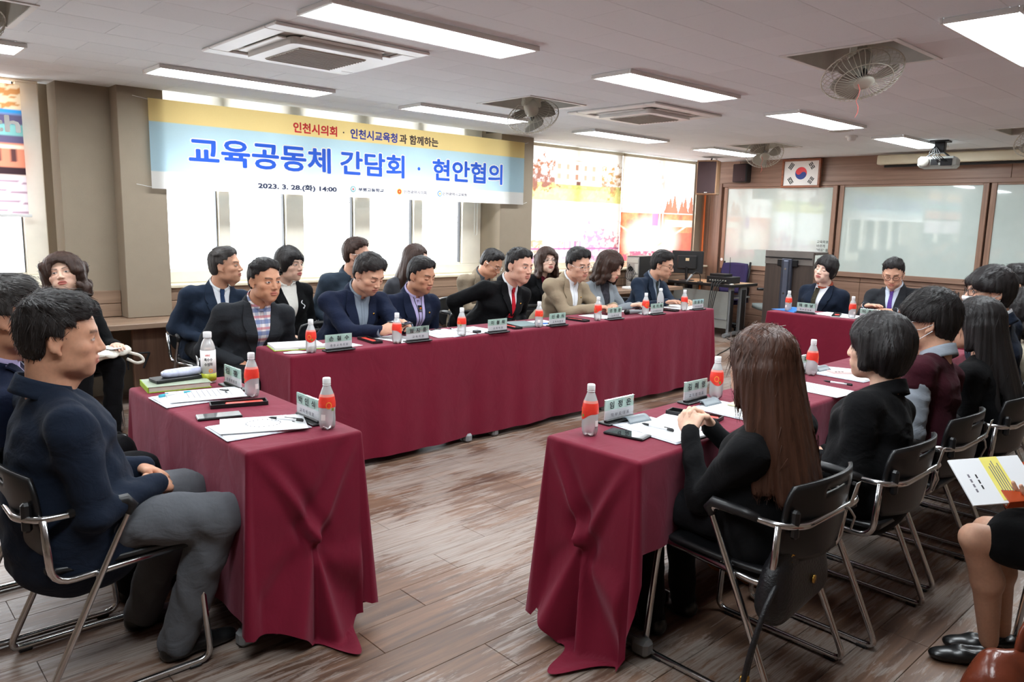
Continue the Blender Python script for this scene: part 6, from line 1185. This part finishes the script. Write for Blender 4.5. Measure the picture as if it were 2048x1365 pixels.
seat_('P6', 'woman in light grey jacket with wavy brown hair looking down', 5.40, 4.74, 270, 'chair of the woman in the grey jacket', head=(5.40, 4.52, 1.105), hyaw=288, pitch=18, sex='f', hair='wavy', hairm=H_brown, skin=(220, 176, 152), jacket=F_lgrey, inner=S_print, trous=F_trb, look='down', build=1.02, RH=(5.42, 4.22, .79), LH=(5.56, 4.26, .785), curl=(.4, .5), cuffs=False, collar=False, vneck=.34)
seat_('P7', 'man in dark navy suit and glasses at the right end of the long table', 6.12, 4.74, 270, 'chair of the man at the right end of the long table', head=(6.20, 4.52, 1.105), hyaw=288, pitch=12, hair='full', hairm=H_black, skin=(206, 158, 132), jacket=F_navy2, inner=S_grey, tie=T_green, trous=F_trb, look='down', build=1.04, glasses=M_steel, RH=(5.93, 4.20, .79), LH=(6.14, 4.18, .785), curl=(.6, .4), vneck=.28)
# second row against the windows
seat_('B1', 'man in slate navy suit and tie seated before the window, in profile', 2.16, 5.62, 270, 'chair behind the man in the plaid shirt', head=(2.25, 5.50, 1.125), hyaw=318, pitch=-4, hair='short', hairm=H_grey, skin=(206, 154, 126), jacket=F_navy2, inner=S_white, tie=T_navy, trous=F_trb, build=1.05, vneck=.26)
seat_('B2', 'woman in black jacket and ivory top with short hair before the window', 2.78, 5.62, 270, 'chair of the short haired woman before the window', head=(2.75, 5.50, 1.125), hyaw=292, sex='f', hair='pixie', hairm=H_black, skin=(224, 184, 162), jacket=F_black, inner=S_knitw, trous=F_trb, build=1.0, vneck=.30)
seat_('B3', 'man in slate padded jacket and glasses behind the phone user', 3.30, 5.66, 270, 'chair behind the phone user', head=(3.36, 5.52, 1.19), hyaw=305, hair='full', hairm=H_brown, skin=(210, 160, 136), top='coat', jacket=F_padded, inner=None, trous=F_trb, build=1.05, glasses=M_chrome)
seat_('B4', 'woman with long dark hair and grey top behind the bolo tie man', 3.92, 5.66, 270, 'chair behind the man with the bolo tie', head=(3.96, 5.52, 1.14), hyaw=305, sex='f', hair='long', hairm=H_brown, skin=(226, 186, 164), top='sweater', jacket=F_greyk, inner=None, trous=F_trb)
seat_('B5', 'man in brown tweed jacket and glasses writing with bowed head', 4.66, 5.64, 270, 'chair of the man in the tweed jacket', head=(4.75, 5.42, 1.10), hyaw=288, pitch=32, hair='crop', hairm=H_black, skin=(212, 156, 128), jacket=F_tweed, inner=S_char, trous=F_beige, look='down', glasses=M_chrome, build=1.02, LH=(4.80, 5.25, .72), RH=(4.66, 5.22, .72), cuffs=False)
seat_('B6', 'woman in black jacket and glasses with wavy hair before the pillar', 5.50, 5.64, 270, 'chair behind the man in the beige jacket', head=(5.57, 5.50, 1.10), hyaw=248, pitch=-8, sex='f', hair='wavy', hairm=H_brown, skin=(226, 186, 166), jacket=F_black, inner=fabric('wine_blouse', srgb(96, 24, 40)), trous=F_trb, glasses=M_chrome, cuffs=False)
seat_('W', 'woman in black jacket with a white bag on her lap at far left', 1.20, 5.66, 288, 'chair of the woman with the white bag', head=(1.215, 5.56, 1.085), hyaw=246, pitch=-14, roll=10, sex='f', hair='perm', hairm=H_brown, skin=(228, 188, 166), top='coat', jacket=F_black, inner=None, trous=F_trb, build=1.1, wide=1.16, LH=(1.44, 5.30, .64), RH=(1.24, 5.26, .62), hsc=1.08)
# far table
seat_('F1', 'woman in black jacket with a patterned scarf at the far table', 7.36, 3.45, 180, 'chair of the woman with the scarf', head=(7.30, 3.40, 1.10), hyaw=178, pitch=-4, roll=-12, sex='f', hair='pixie', hairm=H_black, skin=(232, 196, 176), jacket=F_ink, inner=S_white, trous=F_trb, build=1.12, wide=1.06, look='down', collar=False, cuffs=False, vneck=.30, hsc=1.1)
seat_('F2', 'man in charcoal suit with purple tie and glasses at the far table', 7.38, 2.70, 180, 'chair of the man with the purple tie', head=(7.24, 2.74, 1.11), hyaw=196, pitch=22, hair='short', hairm=H_black, skin=(214, 166, 140), jacket=F_char, inner=S_lblue, tie=T_purple, trous=F_trb, look='down', glasses=M_steel, build=1.1, RH=(6.98, 2.80, .83), LH=(6.99, 2.66, .80), fing={1: (-.3, -.8, .15), -1: (-.3, .8, .1)}, curl=(.3, .25), vneck=.28, hsc=1.08)
# left table, seen from behind
seat_('L1', 'man in navy jacket and grey trousers seated nearest at left', .64, 2.66, 0, 'chair of the man in grey trousers', near=True, head=(.562, 2.635, 1.112), hyaw=342, pitch=4, nstr=3500, hair='full', hairm=H_soft, skin=(202, 150, 122), jacket=F_ink, inner=None, trous=F_trg, build=1.17, wide=1.08, hemd=.025, seatoff=-.05, RH=(.82, 2.60, .60), LH=(.83, 2.68, .61), fing={1: (.5, .7, -.2), -1: (.5, -.7, -.2)}, curl=(.8, .8), palm={1: (.3, -.5, .8), -1: (.3, .5, .8)}, legs={1: ((.94, 2.44, .50), (.83, 2.52, .085)), -1: ((.94, 2.74, .50), (.80, 2.80, .085))}, hideback=True, hsc=1.05, belly=.03)
seat_('L2', 'man in navy jacket with lilac shirt cut by the left edge', .50, 3.20, 0, 'chair at the left edge of the picture', near=True, head=(.50, 3.05, 1.135), hyaw=345, pitch=2, nstr=2500, hair='full', hairm=H_grey, skin=(196, 144, 116), jacket=F_navy, inner=S_lilac, tie=fabric('tie_check', srgb(90, 90, 100), weave=90, var=.6), trous=F_trb, build=1.08)
# right-hand row, seen from behind
c1 = seat_('R1', 'woman with long straight chestnut hair and clasped hands', 2.30, 1.24, 90, 'nearest black chair of the right-hand row', near=True, head=(2.25, 1.235, 1.05), hyaw=78, pitch=2, nstr=3500, sex='f', hair='long', hairm=H_chest, skin=(226, 184, 160), jacket=F_black, inner=None, trous=F_trb, build=1.0, RH=(2.325, 1.50, .82), LH=(2.265, 1.51, .82), fing={1: (-.45, .55, .62), -1: (.45, .55, .62)}, curl=(.85, .85), palm={1: (.8, .0, .5), -1: (-.8, .0, .5)}, hideback=True)
c2 = seat_('R2', 'woman with a short black bob in the right-hand row', 2.94, 1.20, 90, 'second chair of the right-hand row', near=True, head=(3.03, 1.175, 1.045), hyaw=92, nstr=2500, sex='f', hair='shortbob', hairm=H_black, skin=(222, 180, 156), jacket=F_black, inner=None, trous=F_trb, build=1.06, hideback=True, shoes=plain('tan_suede', srgb(176, 124, 66), .8))
c3 = seat_('R3', 'boy in maroon knit vest with glasses and lowered mask', 3.58, 1.22, 90, 'third chair of the right-hand row', near=True, head=(3.67, 1.22, 1.10), hyaw=106, pitch=4, nstr=2500, hair='mop', hairm=H_black, skin=(214, 166, 140), top='vest', jacket=F_vest, inner=S_sky, trous=F_trb, glasses=M_chrome, mask=True, hideback=True, build=.98, hsc=1.1)
c4 = seat_('R4', 'girl with long straight black hair in the right-hand row', 4.18, 1.18, 90, 'fourth chair of the right-hand row', near=True, head=(4.20, 1.18, 1.05), hyaw=95, sex='f', hair='long', hairm=H_black, top='suit', jacket=F_black, inner=None, trous=F_trb, hideback=True, shoes=plain('grey_sneaker', srgb(150, 146, 140), .7))
seat_('R5', 'boy in dark blazer with black glasses and white mask', 4.80, 1.26, 90, 'fifth chair of the right-hand row', head=(4.68, 1.27, 1.18), hyaw=128, hair='mop', hairm=H_black, skin=(216, 168, 144), jacket=F_ink, inner=S_white, trous=F_trb, glasses=M_black, mask=True, hideback=True, hsc=1.08)
seat_('R6', 'woman in cream trench coat at the right edge', 5.30, 1.22, 90, 'chair of the person in the cream coat', head=(5.22, 1.23, 1.04), hyaw=95, sex='f', hair='perm', hairm=H_black, top='coat', jacket=F_cream, inner=None, trous=F_trb, hideback=True)
seat_('R7', 'dark haired person farthest in the right-hand row', 5.95, 1.40, 90, 'farthest chair of the right-hand row', head=(5.90, 1.44, 1.155), hyaw=100, hair='full', hairm=H_black, jacket=F_black, inner=None, trous=F_trb, hideback=True)
seat_('S', 'seated woman in black skirt holding papers, cut by the right edge', 3.02, .30, 115, 'chair of the woman in the black skirt', near=True, head=(3.0, .34, 1.12), hyaw=120, sex='f', hair='bob', hairm=H_black, jacket=F_black, inner=None, trous=F_black, skirt=True, legs={1: ((2.895, .70, .49), (3.06, .66, .085)), -1: ((2.775, .705, .495), (2.935, .665, .085))}, LH=(2.80, .57, .655), RH=(2.95, .66, .66), fing={-1: (-.5, .45, .3), 1: (-.7, .1, .2)}, palm={-1: (.0, -.3, -.9), 1: (.3, .4, .8)}, curl=(.35, .5), hideback=True, skin=(208, 160, 134), footdir=131)
for c in (c1, c2, c3, c4): strap(c)

# ---------------------------------------------------------------- what people wear, hold or keep beside them
M_gold = plain('gold_metal', srgb(212, 168, 84), .25, .9)
def pin(key, x, y, mat, nm='lapel_pin', r_=.008):
    q = PP[key]; p = trace(q['full'], (q['fr'](x, y) + q['fw'] * .3)[None], -q['fw'][None], .016)[0]; m = MB().lathe([(r_, 0), (r_, .003), (r_ * .4, .005), (.0005, .005)], 12); m.xf(Matrix.Translation(Vector(p)) @ Vector(q['fw']).to_track_quat('Z', 'Y').to_matrix().to_4x4()); m.obj(nm, mat, q['root'], True)
for k in ('P2', 'P3', 'P4', 'P5'): pin(k, -.085, .10, M_gold)
q = PP['B2']; q['patch']('brooch', lambda u, v: (-.075 + .012 * math.sin(v * 6) + (u - .5) * .008, .10 + .05 * v), 2, 8, .020, M_cap, .004); pin('B2', -.075, .155, M_cap, 'brooch_pearl', .007)
q = PP['P3']
for s_ in (-1, 1): q['patch']('bolo_cord', lambda u, v, s_=s_: (s_ * (.030 * (1 - v) ** 2 + .006) + (u - .5) * .004, .0 + .22 * v), 1, 14, .0125, M_black, .004)
q['patch']('bolo_clasp', lambda u, v: ((u - .5) * .030, .050 + .036 * v), 3, 3, .017, M_black, .006); pin('P3', .0, .068, plain('amber_stone', srgb(206, 96, 20), .2), 'bolo_stone', .010)
q = PP['P4']; q['patch']('waistcoat', lambda u, v: ((2 * u - 1) * (.008 + .052 * math.sin(min(1, v * 1.25) * math.pi / 2)), .16 + .20 * v), 8, 12, .0125, F_char, .008)
q = PP['P7']; q = PP['F1']
M_scarf = fabric('patterned_scarf', srgb(150, 70, 50), weave=70, var=.95); M_scarf2 = fabric('dark_scarf_end', srgb(60, 56, 44), weave=90, var=.95)
axn = nrm(q['sk'] - q['nb']); fwn = nrm(q['fw'] - axn * (q['fw'] @ axn)); ltn = np.cross(fwn, axn)
MB().tube([q['nb'] + axn * (.012 - .018 * math.cos(a)) + (fwn * math.cos(a) * 1.05 + ltn * math.sin(a)) * .060 for a in np.linspace(0, 2 * math.pi, 24)[:-1]], .017, 8, True).obj('scarf', M_scarf, q['root'], True)
q['patch']('scarf_end', lambda u, v: (.028 + (u - .5) * .045 - .01 * v, .01 + .24 * v), 4, 14, .018, M_scarf2, .006)
# phone in the hands, white bag, books, handbag
phone(2.765, 4.035, d(10), 'dark smartphone held up by the man in the navy jacket', z=.835); bpy.context.scene.objects[-1] if False else None
m_can = fabric('white_canvas', srgb(222, 216, 204), wr=.6)
r = empty('tote_bag', (1.36, 5.30, .575), d(20), 'white canvas bag lying on the lap of the woman at far left', 'bag')
V, Q = surf([ec((-.13, 0, .02), (.13, .02, .03), (.11, .035), (.10, .03), (0, 1, 0), .03)], .008, None, .02, wrinkle(77, .006, .07)); np_obj('bag_body', V, Q, m_can, r); MB().tube(fillet([(.12, -.06, .02), (.19, -.09, -.01), (.21, -.10, -.05), (.16, -.09, -.06), (.10, -.08, -.02)], .03), .010, 8).obj('bag_strap', m_can, r, True); MB().box((-.02, -.1, .058), (.05, -.02, .062)).obj('folded_note', M_paper, r)
r = empty('handbag', (2.12, 1.16, .24), d(80), 'black embossed handbag with gold chain beside the nearest right-hand chair', 'handbag')
M_lea = plain('embossed_black_leather', srgb(24, 24, 27), .38, var=.1, bump=.7, bscale=120)
r.location = (2.24, 1.06, .30)
V, Q = surf([ec((-.14, 0, .05), (.14, 0, .05), (.05, .06), (.05, .06), (0, 1, 0), .03), ec((-.10, 0, .20), (.10, 0, .20), (.022, .03), (.022, .03), (0, 1, 0), .09), ec((-.12, 0, .12), (.12, 0, .12), (.04, .07), (.04, .07), (0, 1, 0), .06)], .008, None, .02); r.rotation_euler = (0, 0, d(5)); np_obj('bag_body', V, Q, M_lea, r)
for k in range(13): t_ = k / 12; MB().tube([(-.17 + .10 * t_ + .007 * math.cos(a), -.03 + .004 * math.sin(a) * (k % 2), .13 + .11 * t_ + .007 * math.sin(a) * (1 - .5 * (k % 2))) for a in np.linspace(0, 6.28, 9)[:-1]], .0026, 5, True).obj('chain_link', M_gold, r, True)
MB().lathe([(.014, 0), (.014, .006), (.004, .008), (.001, .008)], 14, (.02, -.062, .10), 1).obj('clasp', M_gold, r, True)
MB().tube(fillet([(-.14, -.02, .16), (-.24, -.02, .10), (-.29, .0, -.05), (-.28, .02, -.17), (-.24, .03, -.17), (-.22, .02, -.05), (-.17, .0, .10)], .06), .009, 8).obj('shoulder_strap', M_lea, r, True); MB().box((-.262, .015, -.185), (-.236, .04, -.150), .004).obj('strap_buckle', M_gold, r)
r = empty('paper_booklet', (2.74, .66, .715), d(-28), 'white printed papers with a yellow note held above an orange book', 'papers'); r.rotation_euler = (d(38), d(-4), d(-38))
MB().box((-.12, -.085, 0), (.12, .085, .006), .001).obj('papers', M_paper, r); MB().box((-.015, -.075, .006), (.045, .085, .0068)).obj('yellow_note', plain('yellow_highlight', srgb(244, 232, 120), .6), r)
for k in range(4): MB().box((-.085, -.04 + .018 * k, .006), (-.079, -.028 + .018 * k, .0066)).obj('printed_mark', M_inkg, r)
for k in range(3): MB().box((-.06, -.03 + .02 * k, .006), (-.055, -.016 + .02 * k, .0066)).obj('printed_mark', M_ink, r)
for k in range(5): MB().box((.0 + .008 * k, -.06, .0068), (.003 + .008 * k, .05 + .01 * (k % 3), .0072)).obj('printed_line', M_inkg, r)
r = empty('orange_notebook', (2.82, .61, .69), 0, 'orange covered notebook with tabs under the papers at right', 'notebook'); r.rotation_euler = (d(30), d(-4), d(-36))
M_or = plain('burnt_orange_cover', srgb(180, 70, 26), .5); MB().box((-.10, -.075, 0), (.10, .075, .004), .001).obj('back_cover', M_or, r); MB().box((-.098, -.072, .004), (.098, .073, .028), .001).obj('pages', M_pages, r); MB().box((-.10, -.075, .028), (.10, .075, .032), .001).obj('front_cover', M_or, r); MB().box((-.10, -.078, 0), (.10, -.074, .032), .001).obj('spine', M_or, r)
for k in range(4): MB().box((-.08 + .03 * k, .072, .008 + .005 * k), (-.06 + .03 * k, .084, .009 + .005 * k)).obj('tab', (M_lab, M_oran, M_paper, M_lab)[k], r)

V, Q = surf([ec((0, -.10, .20), (0, .12, .20), (.20, .10), (.20, .10), (0, 0, 1), .05), rc((-.02, -.12, .36), (.0, .12, .38), .055, .05, .06)], .009, None, .03, wrinkle(31, .003), lambda X, Y, Z: .004 - Z)
r = empty('leather_bag', (2.075, .355, 0), d(60), 'glossy red-brown leather bag cut by the lower right corner', 'bag'); np_obj('bag_body', V, Q, plain('red_brown_leather', srgb(104, 48, 30), .22, var=.25, scale=14, bump=.2, bscale=90), r)
MB().tube(fillet([(0, -.08, .40), (0, -.07, .50), (0, .07, .50), (0, .08, .40)], .05), .010, 8).obj('handle', plain('red_brown_leather', srgb(104, 48, 30)), r, True)
r.scale = (1, 1, 1.22)
